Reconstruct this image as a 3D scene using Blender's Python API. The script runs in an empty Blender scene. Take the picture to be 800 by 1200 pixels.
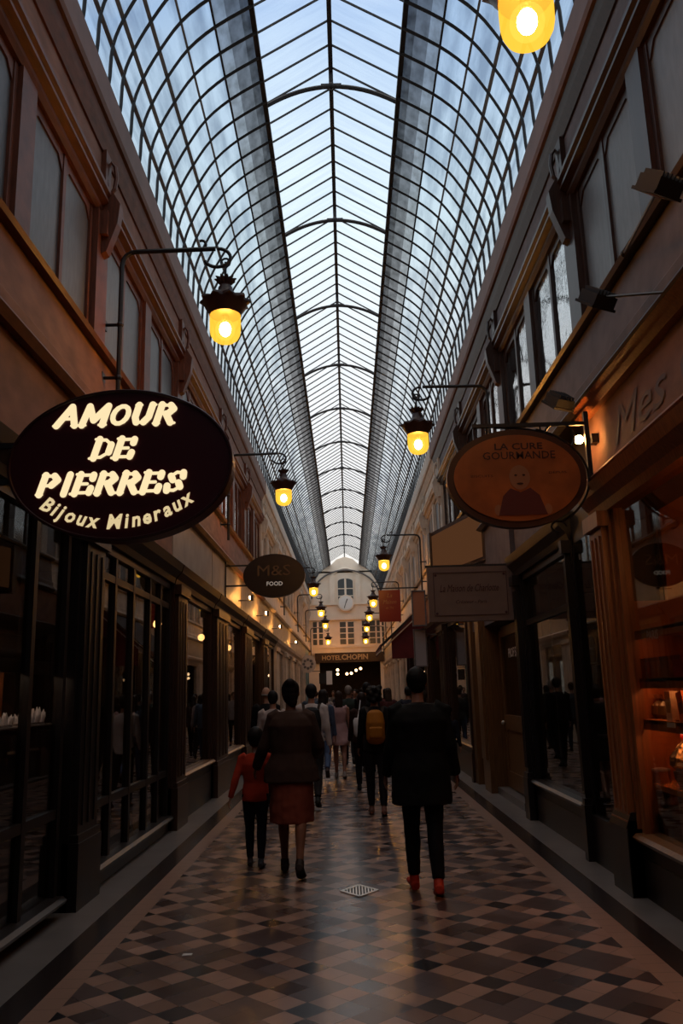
import bpy, bmesh, math, random
from mathutils import Vector, Matrix
C = bpy.context; D = bpy.data; col = C.scene.collection
random.seed(7)
PI = math.pi

# ---------------------------------------------------------------- camera
EYE = Vector((0, 0, 1.6)); FPX = 969.0
def make_camera():
    roll = math.radians(1.6)
    Y = Vector((8.0, -212.0, -FPX)).normalized()
    c = -(Y.x * -math.sin(roll) + Y.y * math.cos(roll)) / Y.z
    Z = Vector((-math.sin(roll), math.cos(roll), c)).normalized()
    X = Y.cross(Z)
    m = Matrix((X, Y, Z)).to_4x4(); m.translation = EYE
    cd = D.cameras.new('camera'); cd.sensor_fit = 'VERTICAL'; cd.sensor_height = 36.0
    cd.lens = FPX / 1200 * 36; cd.clip_start = .05; cd.clip_end = 300
    o = D.objects.new('camera', cd); col.objects.link(o); o.matrix_world = m
    C.scene.camera = o
make_camera()

# ---------------------------------------------------------------- world, exposure
sc = C.scene
sc.view_settings.view_transform = 'Standard'; sc.view_settings.look = 'None'
sc.view_settings.exposure = 0.0; sc.view_settings.gamma = 1.0; sc.view_settings.use_curve_mapping = False
w = D.worlds.new('sky'); sc.world = w; w.use_nodes = True
nt = w.node_tree; nt.nodes.clear()
tc = nt.nodes.new('ShaderNodeTexCoord'); sx = nt.nodes.new('ShaderNodeSeparateXYZ'); rp = nt.nodes.new('ShaderNodeValToRGB')
bg = nt.nodes.new('ShaderNodeBackground'); ow = nt.nodes.new('ShaderNodeOutputWorld')
nz = nt.nodes.new('ShaderNodeTexNoise'); nz.inputs['Scale'].default_value = 3.0; nz.inputs['Detail'].default_value = 4
mp = nt.nodes.new('ShaderNodeMapping'); mp.inputs['Scale'].default_value = (1, 1, 2)
ad = nt.nodes.new('ShaderNodeMath'); ad.operation = 'MULTIPLY_ADD'; ad.inputs[1].default_value = .22; 
sb = nt.nodes.new('ShaderNodeMath'); sb.operation = 'SUBTRACT'; sb.inputs[1].default_value = .11
nt.links.new(tc.outputs['Generated'], sx.inputs[0]); nt.links.new(tc.outputs['Generated'], mp.inputs[0]); nt.links.new(mp.outputs[0], nz.inputs[0])
nt.links.new(nz.outputs[0], ad.inputs[0]); nt.links.new(sx.outputs[2], ad.inputs[2]); nt.links.new(ad.outputs[0], sb.inputs[0]); nt.links.new(sb.outputs[0], rp.inputs[0])
e = rp.color_ramp.elements
e[0].position = 0.05; e[0].color = (1.0, .93, .82, 1)
e[1].position = .97; e[1].color = (1.9, 1.75, 1.55, 1)
for p, c_ in ((.28, (1.0, .99, .97, 1)), (.50, (.82, .95, 1.0, 1)), (.68, (.47, .63, .86, 1)), (.80, (.8, .9, 1.0, 1))):
    k = e.new(p); k.color = c_
nt.links.new(rp.outputs[0], bg.inputs[0]); bg.inputs[1].default_value = 1.15
nt.links.new(bg.outputs[0], ow.inputs[0])
sc.cycles.max_bounces = 8; sc.cycles.transparent_max_bounces = 24; sc.cycles.diffuse_bounces = 3; sc.cycles.glossy_bounces = 4
sc.cycles.sample_clamp_indirect = 4.0; sc.cycles.caustics_reflective = False; sc.cycles.caustics_refractive = False
sc.cycles.use_denoising = True

# ---------------------------------------------------------------- materials
def mat(name, base, rough=.6, noise=0, nscale=8, stretch=(1, 1, 1), metal=0, bump=0, spec=.4, coat=0, alt=None):
    m = D.materials.new(name); m.use_nodes = True; t = m.node_tree; p = t.nodes['Principled BSDF']
    p.inputs['Roughness'].default_value = rough; p.inputs['Metallic'].default_value = metal
    p.inputs['Specular IOR Level'].default_value = spec; p.inputs['Coat Weight'].default_value = coat
    p.inputs['Base Color'].default_value = (*base, 1)
    if noise or bump:
        tc = t.nodes.new('ShaderNodeTexCoord'); mp = t.nodes.new('ShaderNodeMapping'); n = t.nodes.new('ShaderNodeTexNoise')
        mp.inputs['Scale'].default_value = stretch; n.inputs['Scale'].default_value = nscale; n.inputs['Detail'].default_value = 6
        t.links.new(tc.outputs['Object'], mp.inputs[0]); t.links.new(mp.outputs[0], n.inputs[0])
        if noise:
            r = t.nodes.new('ShaderNodeValToRGB'); r.color_ramp.elements[0].position = .3; r.color_ramp.elements[1].position = .7
            a = alt or tuple(v * (1 - noise) for v in base)
            r.color_ramp.elements[0].color = (*a, 1); r.color_ramp.elements[1].color = (*base, 1)
            t.links.new(n.outputs[0], r.inputs[0]); t.links.new(r.outputs[0], p.inputs['Base Color'])
        if bump:
            b = t.nodes.new('ShaderNodeBump'); b.inputs['Strength'].default_value = bump; b.inputs['Distance'].default_value = .01
            t.links.new(n.outputs[0], b.inputs['Height']); t.links.new(b.outputs[0], p.inputs['Normal'])
    return m
def emit(name, c, s):
    m = D.materials.new(name); m.use_nodes = True; t = m.node_tree; t.nodes.clear()
    e = t.nodes.new('ShaderNodeEmission'); e.inputs[0].default_value = (*c, 1); e.inputs[1].default_value = s
    o = t.nodes.new('ShaderNodeOutputMaterial'); t.links.new(e.outputs[0], o.inputs[0]); return m
def glass(name, tint=(.85, .85, .85), rough=.02, base=.05, gain=.95, streak=None, wave=0, haze=0, hazecol=(.3, .3, .3)):
    """clear or dirty pane: see-through, with reflections that grow towards grazing view"""
    m = D.materials.new(name); m.use_nodes = True; t = m.node_tree; t.nodes.clear(); N = t.nodes.new; L = t.links.new
    tr = N('ShaderNodeBsdfTransparent'); tr.inputs[0].default_value = (*tint, 1)
    gl = N('ShaderNodeBsdfGlossy'); gl.inputs['Roughness'].default_value = rough
    lw = N('ShaderNodeLayerWeight'); lw.inputs[0].default_value = .5
    pw = N('ShaderNodeMath'); pw.operation = 'POWER'; pw.inputs[1].default_value = 5
    ma = N('ShaderNodeMath'); ma.operation = 'MULTIPLY_ADD'; ma.inputs[1].default_value = gain; ma.inputs[2].default_value = base
    mx = N('ShaderNodeMixShader'); o = N('ShaderNodeOutputMaterial')
    L(lw.outputs['Facing'], pw.inputs[0]); L(pw.outputs[0], ma.inputs[0]); L(ma.outputs[0], mx.inputs[0])
    L(gl.outputs[0], mx.inputs[2]); src = tr.outputs[0]
    if haze:
        df = N('ShaderNodeBsdfDiffuse'); df.inputs[0].default_value = (*hazecol, 1); hm = N('ShaderNodeMixShader'); hm.inputs[0].default_value = haze
        L(tr.outputs[0], hm.inputs[1]); L(df.outputs[0], hm.inputs[2]); src = hm.outputs[0]
    L(src, mx.inputs[1]); L(mx.outputs[0], o.inputs[0])
    if streak or wave:
        tc = N('ShaderNodeTexCoord'); mp = N('ShaderNodeMapping'); n = N('ShaderNodeTexNoise'); n.inputs['Scale'].default_value = 1.0; n.inputs['Detail'].default_value = 5
        L(tc.outputs['Object'], mp.inputs[0]); L(mp.outputs[0], n.inputs[0])
        mp.inputs['Scale'].default_value = (streak or (wave, [4, 4, 4]))[1]
    if streak:
        r = N('ShaderNodeValToRGB'); r.color_ramp.elements[0].position = .34; r.color_ramp.elements[1].position = .62
        r.color_ramp.elements[0].color = (*streak[0], 1); r.color_ramp.elements[1].color = (*tint, 1)
        L(n.outputs[0], r.inputs[0]); L(r.outputs[0], tr.inputs[0])
    if wave:
        b = N('ShaderNodeBump'); b.inputs['Strength'].default_value = wave; b.inputs['Distance'].default_value = .02
        L(n.outputs[0], b.inputs['Height']); L(b.outputs[0], gl.inputs['Normal'])
    return m

M = {}
M['iron'] = mat('black painted iron', (.012, .011, .012), .45, .3, 20)
M['rib'] = mat('dark roof iron', (.016, .015, .018), .6, .4, 12)
M['purlin'] = mat('grey roof purlin paint', (.17, .15, .145), .6, .4, 12)
M['vault'] = glass('dirty vault glass', (.74, .80, .85), .12, .03, .25, streak=((.42, .47, .53), (5, .9, 5)), haze=.05, hazecol=(.35, .37, .38))
M['darker'] = glass('darker top row glass', (.40, .41, .43), .2, .03, .25, streak=((.26, .265, .27), (9, 5, 9)), haze=.08, hazecol=(.15, .14, .14))
M['darkest'] = glass('darkest glass beside the ridge', (.12, .12, .125), .2, .03, .2, streak=((.05, .05, .052), (9, 5, 9)), haze=.08, hazecol=(.1, .1, .1))
M['dark_mid'] = glass('middle dark tint glass', (.22, .22, .23), .2, .03, .2, streak=((.13, .13, .135), (9, 5, 9)), haze=.08, hazecol=(.1, .1, .1))
M['ridgeglass'] = glass('ridge glass', (.97, .98, 1.0), .1, .02, .2, streak=((.88, .90, .95), (1.2, 11, 1.2)), haze=.02)
M['shopglass'] = glass('shop window glass', (.84, .82, .80), .008, .06, .9)
M['frost'] = mat('frosted old window pane', (.11, .11, .115), .42, .35, 6, (1, 3, 1), spec=.5)
M['shine'] = glass('old wavy window pane', (.3, .3, .32), .03, .6, .38, wave=.25)
M['wood_dark'] = mat('near black painted shop wood', (.011, .008, .007), .4, .4, 5, (1, 1, .2), spec=.4)
M['wood_brown'] = mat('dark brown varnished wood', (.04, .017, .010), .38, .5, 6, (6, 6, .5), spec=.4)
M['wood_red'] = mat('red brown upper joinery', (.17, .052, .024), .5, .45, 6, (6, 1, 1), bump=.1)
M['wood_orange'] = mat('orange varnished oak', (.30, .10, .03), .35, .5, 5, (9, 9, .6), bump=.1, spec=.5)
M['wood_ochre'] = mat('ochre varnished door wood', (.16, .075, .025), .4, .5, 5, (9, 9, .6))
M['plaster_near'] = mat('dimmed stained pinkish plaster', (.27, .13, .085), .75, .6, 4, (1, .7, 1.5), bump=.15, alt=(.15, .07, .045))  # stain mottling, with the dim near light worked into the base colour
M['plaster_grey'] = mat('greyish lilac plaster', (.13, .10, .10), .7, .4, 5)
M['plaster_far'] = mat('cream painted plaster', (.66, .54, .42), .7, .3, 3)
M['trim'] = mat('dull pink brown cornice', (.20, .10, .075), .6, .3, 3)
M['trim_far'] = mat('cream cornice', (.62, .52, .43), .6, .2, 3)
M['facade'] = mat('cream facade stone paint', (.92, .79, .64), .7, .12, 2)
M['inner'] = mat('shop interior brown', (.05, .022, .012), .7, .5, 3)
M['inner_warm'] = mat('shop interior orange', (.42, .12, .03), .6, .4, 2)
M['stone'] = mat('grey stone slabs', (.15, .135, .13), .32, .35, 3, bump=.05, spec=.5)
M['band'] = mat('dark floor band', (.018, .013, .013), .25, .3, 6, spec=.5)
M['black'] = mat('matt black', (.008, .008, .009), .6)
M['skin'] = mat('skin', (.30, .15, .10), .55, .1, 6)
M['metal'] = mat('worn steel', (.55, .54, .52), .3, .3, 20, metal=.6)

def floor_mat():
    m = D.materials.new('diamond tile paving'); m.use_nodes = True; t = m.node_tree; p = t.nodes['Principled BSDF']; N = t.nodes.new; L = t.links.new
    def mth(op, a, b=None, c=None):
        n = N('ShaderNodeMath'); n.operation = op
        for i, v in enumerate((a, b, c)):
            if v is None: continue
            if isinstance(v, (int, float)): n.inputs[i].default_value = v
            else: L(v, n.inputs[i])
        return n.outputs[0]
    tc = N('ShaderNodeTexCoord'); s = N('ShaderNodeSeparateXYZ'); L(tc.outputs['Object'], s.inputs[0])
    T = .1597; k = 1 / (math.sqrt(2) * T)
    x = mth('SUBTRACT', s.outputs[0], 1.43); y = mth('SUBTRACT', s.outputs[1], 5.07)
    u = mth('MULTIPLY_ADD', mth('ADD', x, y), k, 300.5); v = mth('MULTIPLY_ADD', mth('SUBTRACT', y, x), k, 300.5)
    a = mth('FLOOR', mth('MODULO', u, 3)); b = mth('FLOOR', mth('MODULO', v, 3))
    az = mth('GREATER_THAN', a, .5); bz = mth('GREATER_THAN', b, .5)
    both = mth('MULTIPLY', az, bz); anyv = mth('MAXIMUM', az, bz)
    cv = N('ShaderNodeCombineXYZ'); L(mth('FLOOR', u), cv.inputs[0]); L(mth('FLOOR', v), cv.inputs[1])
    wn = N('ShaderNodeTexWhiteNoise'); L(cv.outputs[0], wn.inputs[0])
    def mix(f, c1, c2):
        n = N('ShaderNodeMix'); n.data_type = 'RGBA'
        if isinstance(f, float): n.inputs[0].default_value = f
        else: L(f, n.inputs[0])
        for i, c in ((6, c1), (7, c2)):
            if isinstance(c, tuple): n.inputs[i].default_value = (*c, 1)
            else: L(c, n.inputs[i])
        return n.outputs[2]
    c1 = mix(anyv, (.011, .011, .015), (.215, .128, .098)); c2 = mix(both, c1, (.054, .034, .032))
    vary = mth('MULTIPLY_ADD', wn.outputs[0], .5, .75)
    nn = N('ShaderNodeTexNoise'); nn.inputs['Scale'].default_value = 1.3; L(tc.outputs['Object'], nn.inputs[0])
    vary = mth('MULTIPLY', vary, mth('MULTIPLY_ADD', nn.outputs[0], .7, .65))
    h = N('ShaderNodeVectorMath'); h.operation = 'SCALE'; L(c2, h.inputs[0]); L(vary, h.inputs[3])
    fu = mth('FRACT', u); fv = mth('FRACT', v)
    g = mth('MAXIMUM', mth('MAXIMUM', mth('LESS_THAN', fu, .03), mth('LESS_THAN', fv, .03)), 0.0)
    c3 = mix(g, h.outputs[0], (.02, .014, .012))
    L(c3, p.inputs['Base Color']); p.inputs['Roughness'].default_value = .3; p.inputs['Specular IOR Level'].default_value = .45
    r2 = mth('MULTIPLY_ADD', wn.outputs[0], .12, .24); L(r2, p.inputs['Roughness'])
    bp = N('ShaderNodeBump'); bp.inputs['Strength'].default_value = .25; bp.inputs['Distance'].default_value = .004
    nb = N('ShaderNodeTexNoise'); nb.inputs['Scale'].default_value = 7; L(tc.outputs['Object'], nb.inputs[0])
    L(mth('SUBTRACT', nb.outputs[0], mth('MULTIPLY', g, .4)), bp.inputs['Height']); L(bp.outputs[0], p.inputs['Normal'])
    return m
M['tiles'] = floor_mat()
def border_mat():
    m = D.materials.new('pale border tiles'); m.use_nodes = True; t = m.node_tree; p = t.nodes['Principled BSDF']; N = t.nodes.new; L = t.links.new
    tc = N('ShaderNodeTexCoord'); mp = N('ShaderNodeMapping'); mp.inputs['Scale'].default_value = (1, 6.2, 1); L(tc.outputs['Object'], mp.inputs[0])
    s = N('ShaderNodeSeparateXYZ'); L(mp.outputs[0], s.inputs[0])
    f = N('ShaderNodeMath'); f.operation = 'FRACT'; L(s.outputs[1], f.inputs[0])
    l = N('ShaderNodeMath'); l.operation = 'LESS_THAN'; l.inputs[1].default_value = .05; L(f.outputs[0], l.inputs[0])
    n = N('ShaderNodeMix'); n.data_type = 'RGBA'; L(l.outputs[0], n.inputs[0]); n.inputs[6].default_value = (.21, .125, .093, 1); n.inputs[7].default_value = (.10, .06, .045, 1)
    L(n.outputs[2], p.inputs['Base Color']); p.inputs['Roughness'].default_value = .35
    return m
M['border'] = border_mat()

# ---------------------------------------------------------------- mesh helpers
class MB:
    def __init__(s): s.v = []; s.f = []; s.mi = []; s.cur = 0
    def quadmesh(s, vs, fs):
        o = len(s.v); s.v += [tuple(v) for v in vs]; s.f += [tuple(i + o for i in f) for f in fs]; s.mi += [s.cur] * len(fs); return s
    def box(s, x0, x1, y0, y1, z0, z1):
        x0, x1 = min(x0, x1), max(x0, x1)
        v = [(x, y, z) for z in (z0, z1) for y in (y0, y1) for x in (x0, x1)]
        return s.quadmesh(v, [(0, 2, 3, 1), (4, 5, 7, 6), (0, 1, 5, 4), (2, 6, 7, 3), (0, 4, 6, 2), (1, 3, 7, 5)])
    def bar(s, a, b, w, h, up=Vector((0, 0, 1))):
        a = Vector(a); b = Vector(b); d = (b - a).normalized(); r = d.cross(up)
        if r.length < 1e-4: r = d.cross(Vector((0, 1, 0)))
        r.normalize(); u = r.cross(d)
        v = []
        for p in (a, b):
            for q in ((-1, -1), (1, -1), (1, 1), (-1, 1)): v.append(p + r * q[0] * w / 2 + u * q[1] * h / 2)
        return s.quadmesh(v, [(0, 1, 2, 3), (7, 6, 5, 4), (0, 4, 5, 1), (1, 5, 6, 2), (2, 6, 7, 3), (3, 7, 4, 0)])
    def tube(s, pts, r, n=8, closed=False, side=None):
        """pts: points; r: radius, or list of (rx, ry) / radii per point"""
        pts = [Vector(p) for p in pts]; k = len(pts); rs = r if isinstance(r, (list, tuple)) else [r] * k
        prev = None; vs = []
        for i, p in enumerate(pts):
            if closed: d = pts[(i + 1) % k] - pts[i - 1]
            else: d = pts[min(i + 1, k - 1)] - pts[max(i - 1, 0)]
            d.normalize()
            if side is not None: sd = side - d * side.dot(d)
            elif prev is not None: sd = prev - d * prev.dot(d)
            else:
                sd = d.cross(Vector((0, 0, 1)))
                if sd.length < .1: sd = Vector((1, 0, 0)) - d * d.x
            sd.normalize(); prev = sd; up = d.cross(sd)
            a, b = rs[i] if isinstance(rs[i], (tuple, list)) else (rs[i], rs[i])
            for j in range(n):
                t = 2 * PI * j / n; vs.append(p + sd * a * math.cos(t) + up * b * math.sin(t))
        fs = []
        for i in range(k if closed else k - 1):
            for j in range(n):
                i2 = (i + 1) % k; j2 = (j + 1) % n
                fs.append((i * n + j, i * n + j2, i2 * n + j2, i2 * n + j))
        if not closed: fs += [tuple(range(n - 1, -1, -1)), tuple((k - 1) * n + j for j in range(n))]
        return s.quadmesh(vs, fs)
    def lathe(s, prof, cx=0, cy=0, n=20, scallop=0, lobes=8):
        vs = []; k = len(prof)
        for i, pr in enumerate(prof):
            r, z = pr[0], pr[1]; sc_ = pr[2] if len(pr) > 2 else 0
            for j in range(n):
                t = 2 * PI * j / n; rr = r * (1 + sc_ * math.cos(lobes * t)); vs.append((cx + rr * math.cos(t), cy + rr * math.sin(t), z + (sc_ * .25 * r * math.cos(lobes * t))))
        fs = [(i * n + j, i * n + (j + 1) % n, (i + 1) * n + (j + 1) % n, (i + 1) * n + j) for i in range(k - 1) for j in range(n)]
        fs += [tuple(range(n - 1, -1, -1)), tuple((k - 1) * n + j for j in range(n))]
        return s.quadmesh(vs, fs)
    def ball(s, c, rx, ry=None, rz=None, n=12, m=8):
        ry = ry or rx; rz = rz or rx; c = Vector(c); vs = [c + Vector((0, 0, -rz))]
        for i in range(1, m):
            a = -PI / 2 + PI * i / m
            for j in range(n):
                t = 2 * PI * j / n; vs.append(c + Vector((rx * math.cos(a) * math.cos(t), ry * math.cos(a) * math.sin(t), rz * math.sin(a))))
        vs.append(c + Vector((0, 0, rz))); fs = [(0, 1 + (j + 1) % n, 1 + j) for j in range(n)]
        for i in range(m - 2):
            for j in range(n): fs.append((1 + i * n + j, 1 + i * n + (j + 1) % n, 1 + (i + 1) * n + (j + 1) % n, 1 + (i + 1) * n + j))
        l = len(vs) - 1; b = 1 + (m - 2) * n
        fs += [(l, b + j, b + (j + 1) % n) for j in range(n)]
        return s.quadmesh(vs, fs)
    def prism(s, poly, axis, a0, a1):
        """poly of 2-D points extruded along axis 'y' (points are x,z) or 'x' (points are y,z)"""
        mk = (lambda p, a: (p[0], a, p[1])) if axis == 'y' else (lambda p, a: (a, p[0], p[1]))
        n = len(poly); v = [mk(p, a0) for p in poly] + [mk(p, a1) for p in poly]
        return s.quadmesh(v, [tuple(range(n)), tuple(range(2 * n - 1, n - 1, -1))] + [(i, i + n, (i + 1) % n + n, (i + 1) % n) for i in range(n)])
    def disc(s, cx, y0, y1, cz, rx, rz, n=48):
        return s.prism([(cx + rx * math.cos(2 * PI * i / n), cz + rz * math.sin(2 * PI * i / n)) for i in range(n)], 'y', y0, y1)
    def build(s, name, mats, parent=None, smooth=False, loc=None, world=False):
        me = D.meshes.new(name); me.from_pydata(s.v, [], s.f)
        bm = bmesh.new(); bm.from_mesh(me); bmesh.ops.recalc_face_normals(bm, faces=bm.faces); bm.to_mesh(me); bm.free()
        for m in (mats if isinstance(mats, list) else [mats]): me.materials.append(m)
        for p, i in zip(me.polygons, s.mi): p.material_index = i; p.use_smooth = smooth
        if smooth: me.shade_smooth(); me.set_sharp_from_angle(angle=math.radians(40))
        o = D.objects.new(name, me); col.objects.link(o)
        if parent: o.parent = parent
        if world and parent: o.matrix_parent_inverse = Matrix.Translation(-parent.location)
        if loc: o.location = loc
        return o
def struct(o): o['kind'] = 'structure'; return o
def tag(o, label, cat, group=None):
    o['label'] = label; o['category'] = cat
    if group: o['group'] = group
    return o
def thing(name, label, cat, loc=(0, 0, 0), group=None, rz=0):
    o = D.objects.new(name, None); o.empty_display_size = .1; col.objects.link(o); o.location = loc; o.rotation_euler = (0, 0, rz)
    return tag(o, label, cat, group)
def part(parent, name, mb, m, smooth=False):
    """geometry written in world coordinates, parented to a thing (unrotated)"""
    L = parent.location; mb.v = [(v[0] - L.x, v[1] - L.y, v[2] - L.z) for v in mb.v]
    return mb.build(name, m, parent, smooth)
def sub(parent, name, mb, m, smooth=False):
    root = parent
    off = Vector((0, 0, 0))
    while root: off += root.location; root = root.parent
    mb.v = [(v[0] - off.x, v[1] - off.y, v[2] - off.z) for v in mb.v]
    return mb.build(name, m, parent, smooth)
def copy_tree(o, parent=None):
    c = o.copy(); col.objects.link(c); c.parent = parent
    for ch in o.children: copy_tree(ch, c)
    return c

def text_mb(items, y, facing='front', depth=.004):
    """items: (string, cx, z, height, options) -> one MB of lettering; front faces -Y"""
    mb = MB()
    for s, cx, z, hgt, op in items:
        cu = D.curves.new('t', 'FONT'); cu.size = 1; cu.offset = op.get('bold', 0) ; cu.shear = op.get('shear', 0); cu.extrude = 0
        cu.space_character = op.get('space', 1); cu.resolution_u = 2
        arc = op.get('arc')
        if not arc:
            cu.body = s; cu.align_x = 'CENTER'; strs = [(cu, None)]
        ob = D.objects.new('t', cu); col.objects.link(ob)
        def grab():
            C.view_layer.update(); dg = C.evaluated_depsgraph_get(); me = bpy.data.meshes.new_from_object(ob.evaluated_get(dg))
            r = ([v.co.copy() for v in me.vertices], [tuple(p.vertices) for p in me.polygons]); D.meshes.remove(me); return r
        if not arc:
            vs, fs = grab()
            if vs:
                xs = [v.x for v in vs]; wd = max(xs) - min(xs); mid = (max(xs) + min(xs)) / 2
                k = hgt / .7; kx = op['w'] / wd if 'w' in op else k
                P = [((v.x - mid) * kx, v.y * k) for v in vs]
                if facing == 'front': mb.quadmesh([(cx + a, y, z + b) for a, b in P], fs)
                elif facing == 'right': mb.quadmesh([(y, cx - a, z + b) for a, b in P], fs)     # on right wall, read towards -Y
        else:
            R, a0, a1 = arc; adv = []
            cu.align_x = 'LEFT'
            for ch in s:
                if ch == ' ': adv.append((.3, None)); continue
                cu.body = ch; vs, fs = grab(); wd = max(v.x for v in vs); adv.append((wd + .09, (vs, fs)))
            tot = sum(a for a, _ in adv); pos = 0; k = hgt / .7
            for a, g in adv:
                t = a0 + (a1 - a0) * (pos + a / 2) / tot
                if g:
                    vs, fs = g; kw = abs(a1 - a0) * R / tot
                    ca, sa = math.cos(t), math.sin(t)        # baseline direction along the arc (bottom arc, text upright)
                    P = []
                    for v in vs:
                        lx = (v.x - a / 2) * kw; ly = v.y * k
                        rad = R - ly
                        P.append((cx + rad * math.sin(t) + lx * math.cos(t), z - rad * math.cos(t) + lx * math.sin(t)))
                    mb.quadmesh([(p, y, q) for p, q in P], fs)
                pos += a
        D.objects.remove(ob)
    return mb

# ================================================================ SETTING
Y0, Y1 = -5.0, 52.0
fl = struct(MB().box(-1.58, 1.67, Y0, Y1 + 3, -.1, 0).build('floor', M['tiles']))
b = MB(); b.box(-1.73, -1.58, Y0, Y1 + 3, -.1, 0); b.build('border_strip', M['border'], fl)
b = MB(); b.box(1.67, 1.82, Y0, Y1 + 3, -.1, 0); b.build('border_strip', M['border'], fl)
b = MB(); b.box(-1.92, -1.73, Y0, Y1 + 3, -.1, 0); b.build('dark_band', M['band'], fl)
b = MB(); b.box(1.82, 2.0, Y0, Y1 + 3, -.1, 0); b.build('dark_band', M['band'], fl)
b = MB(); b.box(-4.4, -1.92, Y0, Y1 + 3, -.1, .0); b.build('stone_edge', M['stone'], fl)
b = MB(); b.box(2.0, 4.6, Y0, Y1 + 3, -.1, .0); b.build('stone_edge', M['stone'], fl)

YF = 22.3   # cream paint beyond; nearer walls also carry the dimmer light in their colour
for s, side in ((-1, 'left'), (1, 'right')):
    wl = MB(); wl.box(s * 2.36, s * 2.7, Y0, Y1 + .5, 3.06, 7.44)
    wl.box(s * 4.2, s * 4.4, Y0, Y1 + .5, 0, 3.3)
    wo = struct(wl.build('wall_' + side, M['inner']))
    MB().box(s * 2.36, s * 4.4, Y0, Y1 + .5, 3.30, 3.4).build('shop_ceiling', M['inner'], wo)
    # moulded bands of the upper wall, near part stained and coloured dark for the weak light, far part cream
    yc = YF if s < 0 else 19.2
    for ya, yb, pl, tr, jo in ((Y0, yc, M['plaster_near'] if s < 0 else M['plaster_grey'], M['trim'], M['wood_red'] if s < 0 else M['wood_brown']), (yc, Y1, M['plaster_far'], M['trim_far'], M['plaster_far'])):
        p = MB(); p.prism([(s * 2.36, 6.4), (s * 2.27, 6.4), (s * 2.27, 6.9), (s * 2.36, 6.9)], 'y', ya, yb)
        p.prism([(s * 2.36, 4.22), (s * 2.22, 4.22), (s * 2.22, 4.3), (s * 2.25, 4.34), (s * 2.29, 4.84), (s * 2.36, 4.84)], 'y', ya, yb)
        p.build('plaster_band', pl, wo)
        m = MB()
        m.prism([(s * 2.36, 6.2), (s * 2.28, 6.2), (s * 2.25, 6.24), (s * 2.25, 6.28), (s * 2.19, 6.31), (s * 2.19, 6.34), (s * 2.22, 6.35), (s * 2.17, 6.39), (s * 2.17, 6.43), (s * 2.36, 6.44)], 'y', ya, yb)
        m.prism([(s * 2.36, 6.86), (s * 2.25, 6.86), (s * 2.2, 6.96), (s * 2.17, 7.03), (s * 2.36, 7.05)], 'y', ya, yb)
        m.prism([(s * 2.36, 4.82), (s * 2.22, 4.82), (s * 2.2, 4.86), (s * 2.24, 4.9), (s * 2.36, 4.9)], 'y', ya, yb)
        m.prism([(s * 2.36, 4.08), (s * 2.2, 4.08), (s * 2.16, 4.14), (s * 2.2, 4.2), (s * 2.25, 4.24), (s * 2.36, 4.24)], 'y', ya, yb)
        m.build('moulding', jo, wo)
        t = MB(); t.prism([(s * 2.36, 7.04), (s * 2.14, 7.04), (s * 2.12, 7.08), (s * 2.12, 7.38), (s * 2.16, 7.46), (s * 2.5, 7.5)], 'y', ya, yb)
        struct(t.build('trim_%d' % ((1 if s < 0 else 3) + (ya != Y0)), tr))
# added wall closing the passage behind the camera, keeps sky light out
struct(MB().box(-4.4, 4.6, Y0 - .2, Y0, 0, 10.2).build('wall_back_blocker', M['plaster_grey']))

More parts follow.
